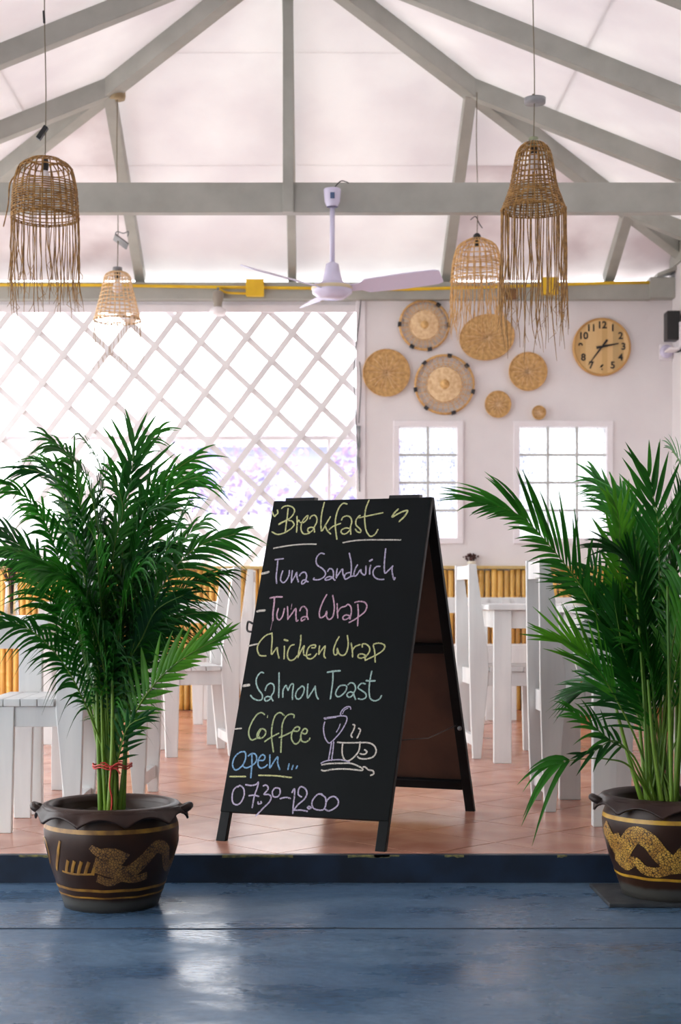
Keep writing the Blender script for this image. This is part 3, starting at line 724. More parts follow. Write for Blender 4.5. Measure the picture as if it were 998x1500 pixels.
def make_table(label, x0, x1, y0, y1, top, legw=.085, brackets=False):
    t = empty('board_table', (x0, y0, 0), label, 'table', 'white board tables')
    W, D = x1 - x0, y1 - y0
    n = max(3, round(D / .14)); s = D / n
    for k in range(n): put('top_plank', MB().box(0, W, s * k + .0015, s * (k + 1) - .0015, top - .026, top), M['white'], t, .003)
    for xx in (.03, W - .03 - legw):
        for yy in (.03, D - .07):
            put('leg', MB().box(xx, xx + legw, yy, yy + .04, 0, top - .026), M['white'], t, .003)
    for yy in (.045, D - .065): put('apron', MB().box(.03 + legw, W - .03 - legw, yy, yy + .02, top - .115, top - .026), M['white'], t, .002)
    for xx in (.045, W - .065): put('apron', MB().box(xx, xx + .02, .07, D - .07, top - .115, top - .026), M['white'], t, .002)
    if brackets:
        for sgn, xx in ((1, .03 + legw), (-1, .03)):
            q = [(xx, .04, top - .03)] + [(xx + sgn * .065 * math.cos(a), .04, top - .03 - .25 * (0.5 - .5 * math.sin(a)) - .0) for a in [R(90 - 18 * k) for k in range(11)]] + [(xx, .04, top - .28)]
            put('corner_bracket', MB().prism(q, (0, .02, 0)), M['white'], t, .002)
    return t
# chairs placed by their rear posts; local +x is the way the sitter faces, local +y the width
def chair_face_right(label, X, Y, h=.945, w=.36, dep=.36, rz=0.0): return make_chair(label, X, Y, rz, h, w, dep)
def chair_face_left(label, X, Yfar, h=.945, w=.36, dep=.36, rz=0.0): return make_chair(label, X, Yfar, math.pi + rz, h, w, dep)
chair_face_right('white board chair seen side-on just left of the right palm', .857, 5.59, .945, .36, .30)
chair_face_right('white board chair with narrow tall posts beside the open flap of the blackboard', .79, 7.43, .965, .42, .38, R(4))
chair_face_left('white board chair at the far left edge behind the left pot', -.76, 5.47, .93, .38, .27)
chair_face_left('white board chair half hidden behind the left palm canes', -.60, 6.2, .93, .38, .30, R(-3))
chair_face_left('white board chair between the left palm and the blackboard', -.43, 7.98, .955, .42, .34, R(12))
chair_face_left('white board chair against the bamboo, partly behind the blackboard\'s left side', -.35, 9.85, .975, .4, .34)
chair_face_left('white board chair behind the canes of the right palm', 1.62, 6.35, .9, .38, .36, R(-2))
make_table('white plank table at the far left edge holding the glass vase', -2.1, -.955, 5.5, 6.3, .725)
make_table('white plank table behind the left palm, right end showing', -1.5, -.44, 8.12, 9.0, .775)
make_table('white plank table between the two right-hand chairs near the blackboard', .86, 1.9, 7.2, 8.7, .765)
make_table('white plank table with rounded leg brackets behind the right palm', .96, 2.2, 5.2, 6.0, .768, .083, True)
b = empty('wall_bench', (.88, 9.75, 0), 'long white bench with one back rail against the bamboo wall', 'bench')
for k in range(3): put('seat_plank', MB().box(0, 1.5, .12 * k, .12 * k + .115, .46, .488), M['white'], b, .002)
put('back_rail', MB().box(0, 1.5, .37, .395, .695, .80), M['white'], b, .002)
for xx in (.27, .42, 1.3):
    put('leg', MB().box(xx, xx + .05, .02, .06, 0, .46), M['white'], b, .002)
    put('back_post', MB().box(xx, xx + .05, .345, .37, 0, .79), M['white'], b, .002)
put('front_rail', MB().box(0, 1.5, .0, .02, .37, .46), M['white'], b, .002)

# ------------------------------------------------------------------ small things on and behind the tables
v = P(17, 900, 5.75); v.z = .7255
t = empty('flower_vase', v, 'clear glass vase of dried brown flowers on the far left table', 'vase')
put('glass_body', MB().lathe([(.022, .002), (.028, .006), (.026, .06), (.022, .12), (.028, .135), (.026, .135), (.020, .12), (.023, .06), (.022, .01), (1e-4, .008)], (0, 0, 0), 24), M['glass'], t)
st = MB(); bd = MB(); r0 = random.Random(5)
for k in range(26):
    a = r0.uniform(0, 6.28); q = r0.uniform(.01, .062); z = r0.uniform(.17, .265)
    e = Vector((q * math.cos(a), q * math.sin(a), z)); st.tube([(.004 * math.cos(a), .004 * math.sin(a), .012), (.008 * math.cos(a), .008 * math.sin(a), .12), e], .0013, 4)
    bd.ball(e, r0.uniform(.004, .007), 6, 4)
    for j in range(4):
        f = e + Vector((r0.uniform(-.014, .014), r0.uniform(-.014, .014), r0.uniform(-.03, .012))); bd.ball(f, r0.uniform(.003, .006), 6, 4)
put('flower_stems', st, M['brownbud'], t); o = put('dried_flowers', bd, M['brownbud'], t); o['kind'] = 'stuff'
v = P(691, 832, WY - .03); v.z = 1.022
t = empty('flower_jar', v, 'little white jar of dried brown flowers on the bamboo rail, above a chair post', 'jar')
put('jar_body', MB().lathe([(.025, 0), (.03, .01), (.028, .03), (.024, .035), (.02, .03), (1e-4, .01)], (0, 0, 0), 20), M['cream'], t)
bd = MB()
for k in range(60): bd.ball((r0.gauss(0, .022), r0.gauss(0, .012), r0.uniform(.03, .085)), r0.uniform(.005, .009), 6, 4)
o = put('dried_flowers', bd, M['brownbud'], t); o['kind'] = 'stuff'
v = P(832, 886, 5.7); v.z = .7685
t = empty('table_plant', Vector((1.045, 5.75, .7685)), 'white tapered pot with dried orange leaves on the table behind the right palm', 'potted plant')
put('pot', MB().lathe([(.034, 0), (.045, .085), (.048, .09), (.043, .09), (.038, .06), (1e-4, .06)], (0, 0, 0), 28), M['cream'], t)
for k in range(9):
    a = k * 2.4; L = r0.uniform(.1, .17); d = Vector((math.cos(a) * .75, math.sin(a) * .5, 1)).normalized(); n = Vector((-math.sin(a), math.cos(a), 0))
    m = MB(); pts = [(d * L * s_ - Vector((0, 0, .09 * s_ * s_)) + Vector((0, 0, .06)), w) for s_, w in ((0, .003), (.3, .012), (.6, .016), (.85, .01), (1, .001))]
    vs = []; 
    for p, w in pts: vs += [p - n * w, p + n * w]
    m.add(vs, [(2 * i, 2 * i + 1, 2 * i + 3, 2 * i + 2) for i in range(4)]); put('leaf', m, M['orange'] if k % 3 else M['leafd'], t)
t = empty('seat_basket', Vector((1.36, 6.13, .457)), 'cream tapered basket with a dark base on the chair behind the right palm', 'basket')
put('basket_body', MB().lathe([(.062, .012), (.06, .03), (.05, .09), (.048, .1), (.044, .1), (.05, .03), (1e-4, .02)], (0, 0, 0), 28), M['cream'], t)
put('basket_foot', MB().lathe([(1e-4, 0), (.066, 0), (.068, .008), (.062, .014)], (0, 0, 0), 28), M['metal'], t)

# ================================================================== SANDWICH BOARD
FL = Vector((-.3075, 4.937, 0)); FR = Vector((.238, 4.718, 0)); nn = Vector((.40, .917, 0)).normalized(); TZ = 1.144
TL = FL + nn * .458; TL.z = TZ; TRr = FR + nn * .458; TRr.z = TZ
# back frame: swings out a little further to the right
BR = Vector((.625, 5.63, 0)); BL = BR + (FL - FR)
BT = nn * .022
org = (FL + BR) / 2; org.z = 0
sbd = empty('sandwich_board', org, 'black folding chalkboard sign with chalk menu on the tiled step', 'chalkboard sign')
def frame_side(A, B, TA, TB, front):
    """two stiles, three rails and a sheet; A,B feet, TA,TB tops (left, right)"""
    xdir = (B - A).normalized(); up = (TA - A).normalized(); nrm = xdir.cross(up).normalized()
    if front and nrm.y > 0: nrm = -nrm
    if not front and nrm.y < 0: nrm = -nrm        # outward
    th = .022; L = (TA - A).length
    def pt(x, z, d): return A + xdir * x + up * z + nrm * d
    W = (B - A).length; sw = .034
    def slab(nm, x0, x1, z0, z1, d0, d1, m, bev=.002):
        q = [pt(x0, z0, d0), pt(x1, z0, d0), pt(x1, z1, d0), pt(x0, z1, d0)]
        return put(nm, MB().prism(q, nrm * (d1 - d0)), m, sbd, bev, origin=org)
    for x0 in (0, W - sw): slab('stile', x0, x0 + sw, 0.0, L, -th, 0, M['boardframe'])
    for z in (.10, L * .53, L - .04): slab('rail', sw, W - sw, z, z + .035, -th, -.002, M['boardframe'])
    if front: o = slab('chalk_panel', 0.001, W - .001, .098, L - .004, 0.0, .005, M['board'], .001)
    else: o = slab('back_panel', sw * .4, W - sw * .4, .10, L - .01, 0.0, .005, M['hardboard'], .001)
    return xdir, up, nrm, pt, W, L, o
fx, fu, fn, fpt, FW, FLn, panel_o = frame_side(FL, FR, TL, TRr, True)
bx_, bu_, bn_, bpt, BWd, BLn, _ = frame_side(BL, BR, TL + BT, TRr + BT, False)
for a in (.045, FW - .155):
    q = MB().prism([fpt(a, FLn - .012, .004), fpt(a + .11, FLn - .012, .004), fpt(a + .11, FLn + .008, .004), fpt(a, FLn + .008, .004)], nn * .035 - fn * .0)
    put('hinge', q, M['black'], sbd, .001, origin=org)
put('latch', MB().tube(crom([fpt(-.002, FLn * .62, 0), fpt(-.02, FLn * .625, 0), fpt(-.018, FLn * .6, 0), fpt(0, FLn * .595, 0)]), .004, 5), M['black'], sbd, origin=org)
put('stay_bolt', MB().ball(bpt(BWd - .012, BLn * .29, -.022), .009, 8, 5), M['metal'], sbd, origin=org)
put('stay_cord', MB().tube([fpt(FW - .02, FLn * .3, -.02), (fpt(FW - .02, FLn * .3, -.02) + bpt(BWd - .02, BLn * .3, -.02)) / 2 - Vector((0, 0, .02)), bpt(BWd - .02, BLn * .3, -.02)], .002, 5), M['black'], sbd, origin=org)
# chalk strokes: measured on the photograph, laid on the plane of the panel
pl0 = fpt(0, 0, .0062)
def on_panel(px, py):
    d = Vector(((px - CX) / F, 1, -(py - CY) / F)); o = Vector((0, 0, EYE))
    return o + d * ((pl0 - o).dot(fn) / d.dot(fn))
def strokes(name, mt, ox_, oy_, sc_, lst, w=.0052, label=None):
    m = MB(); lift = 0
    for st_ in lst:
        ww = w
        if isinstance(st_[0], (int, float)): ww = st_[0]; st_ = st_[1:]
        pts = crom([on_panel(ox_ + a / sc_, oy_ + b / sc_) for a, b in st_], 6)
        lift += .00004; vs = []; n = len(pts)
        ext = (pts[1] - pts[0]).normalized() * ww * .35; ext2 = (pts[-1] - pts[-2]).normalized() * ww * .35
        pts = [pts[0] - ext] + pts + [pts[-1] + ext2]; n = len(pts)
        for i, p in enumerate(pts):
            t_ = (pts[min(i + 1, n - 1)] - pts[max(i - 1, 0)])
            t_ = t_.normalized() if t_.length > 1e-9 else fx
            s_ = fn.cross(t_).normalized(); k = .55 if i in (0, n - 1) else 1 + .12 * math.sin(i * 2.1 + len(st_))
            vs += [p - s_ * ww * k / 2 + fn * lift, p + s_ * ww * k / 2 + fn * lift]
        m.add(vs, [(2 * i, 2 * i + 1, 2 * i + 3, 2 * i + 2) for i in range(n - 1)])
    o = put(name, m, mt, panel_o, origin=org)
    if label: o['label'] = label
    return o
A = 9.0727
strokes('chalk_heading', M['ck_y'], 390, 725, A, [
 [(75,215),(95,260),(115,285),(130,265)],[(150,200),(155,240),(130,265)],[(293,180),(280,300),(265,400),(255,490)],
 [(205,180),(240,152),(300,145),(355,165),(378,205),(360,260),(315,310),(250,345),(170,395)],[.0065,(260,345),(200,370),(170,392)],
 [(300,340),(345,350),(372,390),(350,430),(300,470),(240,505),(150,525),(80,490)],[(410,285),(413,380),(405,495)],
 [(413,380),(430,335),(455,365),(500,365),(545,320),(555,275),(530,290),(490,340),(468,400),(465,460),(490,510),(530,520),(580,505)],
 [(580,320),(600,285),(645,270),(675,310),(670,370),(640,430),(645,495)],[(640,440),(600,430),(560,445),(555,480),(585,495),(620,470),(640,440)],
 [(775,100),(745,220),(730,350),(738,480),(790,400),(855,290)],[(785,400),(810,470),(860,520)],[(840,460),(880,425),(920,405),(990,380)],
 [(1077,122),(1027,112),(977,160),(942,240),(922,340),(922,440),(932,520),(942,590)],
 [(1002,335),(1027,295),(1077,280),(1122,300),(1139,360),(1122,430),(1127,525)],[(1122,450),(1067,440),(1012,460),(997,495),(1027,520),(1072,510),(1112,470)],
 [(1252,275),(1227,290),(1197,340),(1197,400),(1237,440),(1262,475),(1247,500),(1207,485),(1187,455)],
 [(1369,70),(1327,180),(1312,290),(1317,400),(1337,490),(1387,550),(1447,525),(1487,460)],[(1237,305),(1327,285),(1437,262),(1552,238)],
 [.0062,(1757,190),(1707,240),(1677,295),(1757,250),(1837,215),(1882,215),(1837,290),(1767,355)]], label='yellow chalk heading')
strokes('chalk_underline', M['ck_w'], 390, 725, A, [[(100,710),(200,690),(330,670),(500,655),(665,655)],[(1022,635),(1157,610),(1307,598),(1507,597),(1792,598)]])
strokes('chalk_line', M['ck_l'], 380, 795, A, [
 [(210,225),(260,218),(320,212)],[(248,220),(238,330),(225,450),(232,540)],[(312,375),(290,440),(285,500),(320,530),(360,500),(395,430),(400,370)],
 [(440,370),(430,450),(428,530)],[(428,520),(470,450),(498,395),(500,450),(520,520)],[(535,440),(565,400),(610,395),(630,440),(620,500),(650,520)],
 [(625,500),(590,495),(565,520),(570,548),(600,535),(625,500)],[(865,150),(820,140),(775,175),(755,240),(775,300),(840,345),(880,400),(865,450),(800,490),(725,490),(730,468)],
 [(907,385),(935,345),(975,360),(988,420),(982,470),(1007,500)],[(980,465),(935,450),(885,470),(880,495),(925,492),(970,465)],
 [(1037,345),(1027,410),(1025,470)],[(1025,462),(1067,400),(1107,350),(1112,410),(1137,480)],[(1197,140),(1217,230),(1225,330),(1217,440)],
 [(1217,395),(1157,410),(1132,450),(1147,485),(1207,455),(1257,440)],[(1307,295),(1277,350),(1257,430),(1287,440),(1347,360),(1357,400),(1397,430),(1417,400),(1419,310)],
 [(1482,300),(1469,360),(1469,420)],[.007,(1467,245),(1502,225)],[(1607,315),(1557,320),(1517,370),(1517,430),(1557,475),(1607,490),(1657,488)],
 [(1682,80),(1669,200),(1662,330),(1672,405),(1717,370),(1777,310)],[(1767,320),(1769,400),(1792,490),(1807,465)]], label='lilac chalk line for the tuna sandwich')
strokes('chalk_dashes', M['ck_w'], 380, 795, A, [[.0085,(35,410),(80,402),(125,388)]])
strokes('chalk_line', M['ck_p'], 370, 865, A, [
 [.0062,(235,100),(310,85),(395,85)],[.0062,(293,90),(285,200),(272,300),(272,400)],[(345,240),(325,310),(330,370),(360,390),(400,340),(425,240)],
 [(465,215),(470,300),(470,385)],[(470,380),(530,300),(575,240),(578,330),(585,405),(605,395)],[(630,270),(650,225),(690,215),(725,260),(725,330),(740,385)],
 [(725,350),(680,350),(650,370),(655,405),(700,380)],[.0015,(265,410),(240,530)],[.0025,(525,180),(512,250)],
 [(988,55),(936,150),(896,260),(891,340),(916,362),(966,330),(988,275),(988,350),(1021,385),(1066,350),(1088,250),(1081,140),(1066,65)],
 [(1126,175),(1128,270),(1136,365)],[(1131,290),(1176,230),(1236,210),(1271,185),(1306,215),(1316,280),(1296,380)],
 [(1301,340),(1246,325),(1206,350),(1211,385),(1256,380),(1301,345)],[(1401,185),(1408,300),(1398,470)],
 [(1361,160),(1426,145),(1496,160),(1521,210),(1496,280),(1426,340),(1346,395),(1286,425)]], label='pink chalk line for the tuna wrap')
strokes('chalk_dashes', M['ck_w'], 370, 865, A, [[.0085,(62,278),(110,268),(165,265)]])
strokes('chalk_line', M['ck_y'], 355, 920, A, [
 [(395,70),(320,95),(250,160),(205,240),(205,310),(240,365),(315,370)],[(395,65),(398,160),(390,260),(390,350),(430,300),(465,260),(470,320),(490,400)],
 [(560,240),(560,320),(555,410)],[.007,(560,155),(605,170)],[(690,220),(640,240),(605,320),(605,390),(640,430),(690,415),(730,370)],
 [(780,95),(775,200),(755,300),(740,395)],[(745,380),(790,290),(825,235),(815,300),(825,360),(870,360),(910,350)],
 [(925,262),(965,262),(975,230),(940,225),(890,250),(860,320),(860,390),(910,410),(960,380),(990,340)],
 [(1028,235),(1023,290),(1018,350)],[(1018,350),(1058,290),(1103,240),(1093,310),(1088,370),(1108,400)],
 [(1288,115),(1243,200),(1216,290),(1228,355),(1263,340),(1263,270),(1288,340),(1333,365),(1383,330),(1410,220),(1398,100)],
 [(1448,200),(1463,290),(1468,385)],[(1463,310),(1498,250),(1568,220)],[(1598,255),(1598,215),(1648,215),(1693,260),(1688,320),(1638,390),(1638,425)],
 [(1648,370),(1598,345),(1548,355),(1543,390),(1588,400),(1648,375)],[(1743,230),(1763,330),(1768,455)],
 [(1748,215),(1818,200),(1893,230),(1878,290),(1798,350),(1698,400),(1633,430)]], label='yellow chalk line for the chicken wrap')
strokes('chalk_dashes', M['ck_w'], 355, 920, A, [[.006,(80,240),(140,225),(205,210)]])
strokes('chalk_line', M['ck_g'], 350, 970, A, [
 [(330,145),(295,135),(245,190),(230,270),(260,360),(310,430),(305,495),(250,505),(190,480),(155,440)],[(350,375),(375,310),(425,280),(465,310),(465,390),(430,460),(455,515)],
 [(430,470),(385,455),(345,480),(355,515),(400,505),(430,470)],[(535,140),(535,300),(530,470)],[(585,465),(590,370),(625,310),(640,340),(655,375)],
 [(655,375),(690,300),(725,295),(715,400),(712,495)],[(830,325),(780,370),(755,430),(765,480),(810,485),(855,420),(870,350),(850,320),(825,325)],
 [(920,290),(912,380),(915,475),(960,415),(1015,325)],[(1016,318),(1023,400),(1038,460),(1058,490)],
 [.0062,(1178,135),(1258,120),(1348,115)],[(1253,120),(1250,250),(1233,380),(1218,490)],[(1398,305),(1338,320),(1298,380),(1288,430),(1318,460),(1368,440),(1423,380),(1433,320),(1398,305)],
 [(1453,300),(1488,275),(1533,290),(1553,350),(1528,420),(1553,495)],[(1528,410),(1478,395),(1438,430),(1458,465),(1498,455),(1528,415)],
 [(1683,290),(1638,280),(1598,310),(1588,345),(1638,380),(1688,420),(1688,470),(1638,495),(1588,485)],
 [(1768,120),(1743,250),(1733,380),(1748,480),(1808,515),(1868,490),(1898,445)],[.0062,(1693,245),(1758,250),(1813,248)]], label='pale green chalk line for the salmon toast')
strokes('chalk_dashes', M['ck_w'], 350, 970, A, [[.0095,(60,315),(100,308),(140,303)]])
strokes('chalk_line', M['ck_f'], 335, 1035, 7.677, [
 [(405,90),(370,68),(320,90),(265,170),(230,260),(230,330),(260,375),(320,355),(350,340)],[(360,250),(325,300),(325,350),(370,355),(410,320),(415,270),(375,250),(345,290),(335,330)],
 [(625,100),(580,68),(530,95),(500,170),(485,260),(485,360),(495,440),(505,510)],[(405,395),(470,350),(565,300)],[(735,125),(735,95),(690,85),(640,120),(605,200),(598,300),(592,420),(588,515)],
 [(570,348),(640,320),(710,285)],[(730,275),(780,275),(800,240),(760,230),(715,290),(710,370),(750,420),(790,400),(810,360)],
 [(830,300),(870,305),(885,265),(850,250),(815,310),(820,380),(860,400),(900,380),(915,355)],[.003,(440,100),(437,125)]], label='pale green chalk line for coffee')
strokes('chalk_dashes', M['ck_w'], 335, 1035, 7.677, [[.005,(75,252),(145,245)]])
strokes('chalk_line', M['ck_b'], 330, 1090, 8.317, [
 [(235,90),(170,105),(110,170),(90,250),(110,305),(150,310),(210,260),(245,190),(250,120),(235,90)],[(215,265),(250,290),(300,275),(360,235),(385,180),(370,125),(325,115),(280,145)],
 [(325,120),(325,250),(312,410)],[(420,200),(470,195),(485,150),(450,130),(410,180),(400,250),(430,290),(480,280),(515,250)],[(545,130),(545,220),(545,290),(590,220),(640,155),(640,230),(665,310)],
 [(780,240),(765,310)],[(828,260),(812,310)],[(880,265),(865,300)]], label='blue chalk word for the opening hours')
strokes('chalk_underline', M['ck_y'], 330, 1090, 8.317, [[(55,395),(250,395)],[(410,380),(600,385),(700,395),(810,408)]])
strokes('chalk_line', M['ck_l'], 330, 1135, 8.317, [
 [(150,140),(105,180),(85,260),(95,340),(145,365),(195,330),(230,250),(225,170),(180,130),(155,150)],[(250,120),(320,130),(380,115),(405,90),(390,160),(355,260),(330,400)],
 [(290,255),(350,248),(410,262)],[(400,330),(405,355),(440,345),(435,325)],[(465,135),(500,125),(525,165),(490,215),(475,240),(530,240),(560,270),(540,330),(470,400),(375,500)],
 [(600,165),(575,210),(590,265),(640,265),(670,220),(660,165),(610,160)],[(670,290),(740,275),(795,288)],[(815,215),(845,170),(845,260),(830,380),(825,470)],
 [(932,270),(892,240),(897,175),(927,145),(977,170),(997,230),(962,300),(892,360),(852,410),(842,430),(922,430),(1002,445)],[(1002,400),(1022,385),(1047,400),(1022,415),(1002,400)],
 [(1182,235),(1127,240),(1072,300),(1057,360),(1082,410),(1142,430),(1202,420),(1227,360),(1222,280),(1172,240)],
 [(1232,330),(1272,280),(1332,265),(1377,310),(1372,370),(1322,415),(1262,440),(1222,420)]], label='lilac chalk opening times')
strokes('chalk_drawing', M['ck_l'], 455, 1025, A, [
 [(180,245),(260,232),(340,223),(400,215),(470,220),(485,260),(460,330),(400,430),(330,510),(290,550),(245,575),(200,520),(178,440),(175,360),(190,295)],[.003,(185,262),(260,245),(340,235)],
 [(405,205),(400,180),(430,130),(480,95),(525,95),(535,125)],[.003,(425,190),(450,140),(500,110)],[.0035,(395,320),(380,370),(345,430)],[(280,570),(262,680),(240,800)],[(310,560),(298,680),(280,810)],
 [(140,845),(200,815),(300,800),(420,800),(520,830)]], .0045, label='lilac chalk drawing of a glass with a straw')
strokes('chalk_drawing', M['ck_w'], 455, 1025, A, [
 [(360,565),(450,572),(560,572),(660,570),(750,570),(820,590),(865,640),(870,700),(830,760),(740,785),(660,780),(625,755)],[(430,580),(420,660),(430,750),(470,810),(530,800),(600,740),(645,670),(660,560)],
 [(720,665),(750,690),(730,720),(690,725),(660,715)],[(150,865),(250,850),(400,845),(530,845),(620,875),(690,915),(680,940),(590,930),(450,920),(300,925),(190,945),(145,935)],
 [(700,895),(730,895),(770,930),(830,945),(840,985),(800,1005)],[(565,330),(590,345),(570,410),(540,470),(555,500)],[(640,380),(665,400),(650,450),(620,510)]], .0052, label='white chalk drawing of a steaming cup on a saucer')

# ================================================================== POTTED PALMS
def pot_radius(z):                       # outer profile of the pot body, z above its foot
    tb = [(0, .135), (.02, .141), (.06, .155), (.12, .176), (.18, .191), (.22, .194), (.25, .188), (.262, .183)]
    for (a, ra), (b_, rb) in zip(tb[:-1], tb[1:]):
        if a <= z <= b_: return ra + (rb - ra) * (z - a) / (b_ - a)
    return tb[-1][1]
def surf(a, z, off=.0015): r = pot_radius(z) + off; return Vector((r * math.cos(a), r * math.sin(a), z))
def patch(rows, m, parent, name, label=None):
    mb = MB(); n = len(rows[0]); vs = [surf(*p) if len(p) == 2 else surf(*p) for r in rows for p in r]
    mb.add(vs, [(i * n + j, i * n + j + 1, (i + 1) * n + j + 1, (i + 1) * n + j) for i in range(len(rows) - 1) for j in range(n - 1)]); mb.sm = True
    o = put(name, mb, m, parent)
    if label: o['label'] = label
    return o
def ribbon(parent, cen, width, m, name, off=.0018, label=None):
    """flat band on the pot along centre points (angle, z)"""
    pts = crom([(a * .185, z, 0) for a, z in cen], 6); rows = [[], [], []]
    n = len(pts)
    for i, p in enumerate(pts):
        t = (pts[min(i + 1, n - 1)] - pts[max(i - 1, 0)]).normalized(); nn_ = Vector((-t.y, t.x, 0))
        f = i / (n - 1); w = width(f) if callable(width) else width
        for j, s_ in enumerate((-.5, 0, .5)):
            q = p + nn_ * w * s_; rows[j].append((q.x / .185, max(.004, min(.26, q.y)), off + (.0012 if j == 1 else 0)))
    return patch(rows, m, parent, name, label)
def band(parent, z0, z1, m, wob=0.0, r0=None):
    rows = [[(2 * math.pi * k / 72, z + (wob * math.sin(k * .9) if wob else 0), .001) for k in range(73)] for z in (z0, (z0 + z1) / 2, z1)]
    return patch(rows, m, parent, 'glaze_band')
def make_pot(t, gold, scales):
    prof = [(1e-4, .0), (.135, 0)] + [(pot_radius(z), z) for z in (.02, .04, .06, .09, .12, .15, .18, .2, .22, .24, .262)] + [(.186, .27), (.192, .284), (.188, .292), (.176, .292), (.168, .28), (.168, .2), (1e-4, .2)]
    body = put('pot', MB().lathe(prof, (0, 0, 0), 72), M['pot'], t)
    # scalloped collar under the rim
    mb = MB(); n = 144; rows = []
    for q in range(5):
        f = q / 4; ring = []
        for k in range(n + 1):
            a = 2 * math.pi * k / n + .3; sc_ = abs(math.sin(a * 5)) ** .8     # ten scallops
            drop = .018 + .026 * (1 - sc_)
            r = .190 + .022 * math.sin(f * 1.5) + .006 * f * (1 - sc_); z = .288 - drop * f - .004 * math.sin(f * 3.1)
            ring.append((r * math.cos(a), r * math.sin(a), z))
        rows.append(ring)
    vs = [v for r in rows for v in r]; N = n + 1
    mb.add(vs, [(i * N + j, i * N + j + 1, (i + 1) * N + j + 1, (i + 1) * N + j) for i in range(4) for j in range(n)]); mb.sm = True
    rim = put('rim', mb, M['potrim'], t); so = rim.modifiers.new('thick', 'SOLIDIFY'); so.thickness = .006; so.offset = -1
    put('rim_top', MB().lathe([(.166, .278), (.17, .29), (.182, .2955), (.196, .291), (.2, .286)], (0, 0, 0), 72), M['potrim'], t)
    for s_ in (-1, 1):
        c = Vector((s_ * .213, 0, .276)); m = MB()
        m.tube(crom([c + Vector((-s_ * .012, -.02, -.004)), c + Vector((s_ * .006, -.018, .004)), c + Vector((s_ * .012, 0, .008)), c + Vector((s_ * .006, .018, .004)), c + Vector((-s_ * .012, .02, -.004))]), .0115, 10)
        put('lug', m, M['potrim'], t)
    band(body, .228, .240, gold); band(body, .062, .070, gold, .0008); 
    return body
def soil(t, seed):
    r0 = random.Random(seed); mb = MB(); n = 40; vs = [(0, 0, .262)]
    for i in range(1, 6):
        for k in range(n):
            a = 2 * math.pi * k / n; r = .167 * i / 5; vs.append((r * math.cos(a), r * math.sin(a), .255 + r0.uniform(-.004, .006)))
    fs = [(0, 1 + k, 1 + (k + 1) % n) for k in range(n)]
    for i in range(4):
        for k in range(n): fs.append((1 + i * n + k, 1 + (i + 1) * n + k, 1 + (i + 1) * n + (k + 1) % n, 1 + i * n + (k + 1) % n))
    mb.add(vs, fs); put('soil', mb, M['soil'], t)
LP = Vector((-.571, 4.34, LOW)); RP = Vector((1.061, 4.43, LOW + .012))
lp = empty('potted_palm', LP, 'leafy potted palm left of the blackboard, canes tied with red ribbon', 'potted palm')
rp = empty('potted_palm', RP, 'potted palm at the right edge, untied spreading canes and arching fronds', 'potted palm')
body = make_pot(lp, M['gold'], None); soil(lp, 1)
band(body, .042, .047, M['gold'], .0008)
D = lambda deg: R(deg - 90)          # 0 faces the camera, positive to the right
drag = 'gold scaled dragon relief'
ribbon(body, [(D(-8), .145), (D(8), .128), (D(22), .118), (D(36), .150), (D(48), .185), (D(60), .17), (D(66), .13), (D(76), .12), (D(88), .165), (D(104), .19)], lambda f: .045 - .018 * f, M['scaleA'], 'dragon_body', label=drag)
ribbon(body, [(D(-10), .195), (D(-2), .178), (D(8), .172), (D(18), .150)], lambda f: .014 + .04 * f, M['scaleA'], 'dragon_head')
ribbon(body, [(D(-6), .105), (D(6), .092), (D(16), .104), (D(30), .098), (D(42), .106)], lambda f: .022, M['scaleA'], 'dragon_belly')
ribbon(body, [(D(-40), .205), (D(-44), .17), (D(-50), .135), (D(-53), .115)], lambda f: .007 + .004 * math.sin(f * 3), M['gold'], 'glaze_stroke')
ribbon(body, [(D(-66), .13), (D(-62), .165), (D(-66), .195), (D(-76), .2), (D(-82), .18)], .004, M['gold'], 'glaze_stroke')
for k in range(5): ribbon(body, [(D(-38 + 7 * k), .115), (D(-35.5 + 7 * k), .135), (D(-33 + 7 * k), .152)], .010, M['gold'], 'glaze_stroke')
ribbon(body, [(D(-43), .117), (D(-28), .113), (D(-8), .117)], .006, M['gold'], 'glaze_stroke')
body = make_pot(rp, mat('yellow_glaze', (206, 158, 42), (170, 122, 30), 25, .35), None); soil(rp, 2)
ribbon(body, [(D(-84), .205), (D(-74), .17), (D(-62), .13), (D(-52), .165), (D(-42), .195), (D(-30), .18), (D(-20), .14), (D(-8), .115), (D(4), .16), (D(12), .185), (D(24), .18), (D(36), .12), (D(50), .13)], lambda f: .05, M['scaleB'], 'dragon_body', label=drag)
ribbon(body, [(D(-72), .12), (D(-60), .098), (D(-46), .115), (D(-38), .095), (D(-26), .088), (D(-12), .1), (D(0), .105)], lambda f: .03, M['scaleB'], 'dragon_belly')
ribbon(body, [(D(-64), .19), (D(-60), .15), (D(-54), .11)], lambda f: .03, M['scaleB'], 'dragon_neck')
pd = empty('pot_pad', RP - Vector((0, 0, .012)), 'dark worn square pad under the right palm pot', 'pad')
put('pad_sheet', MB().box(-.205, .22, -.15, .16, 0.0, .0118), M['slab'], pd, .003)

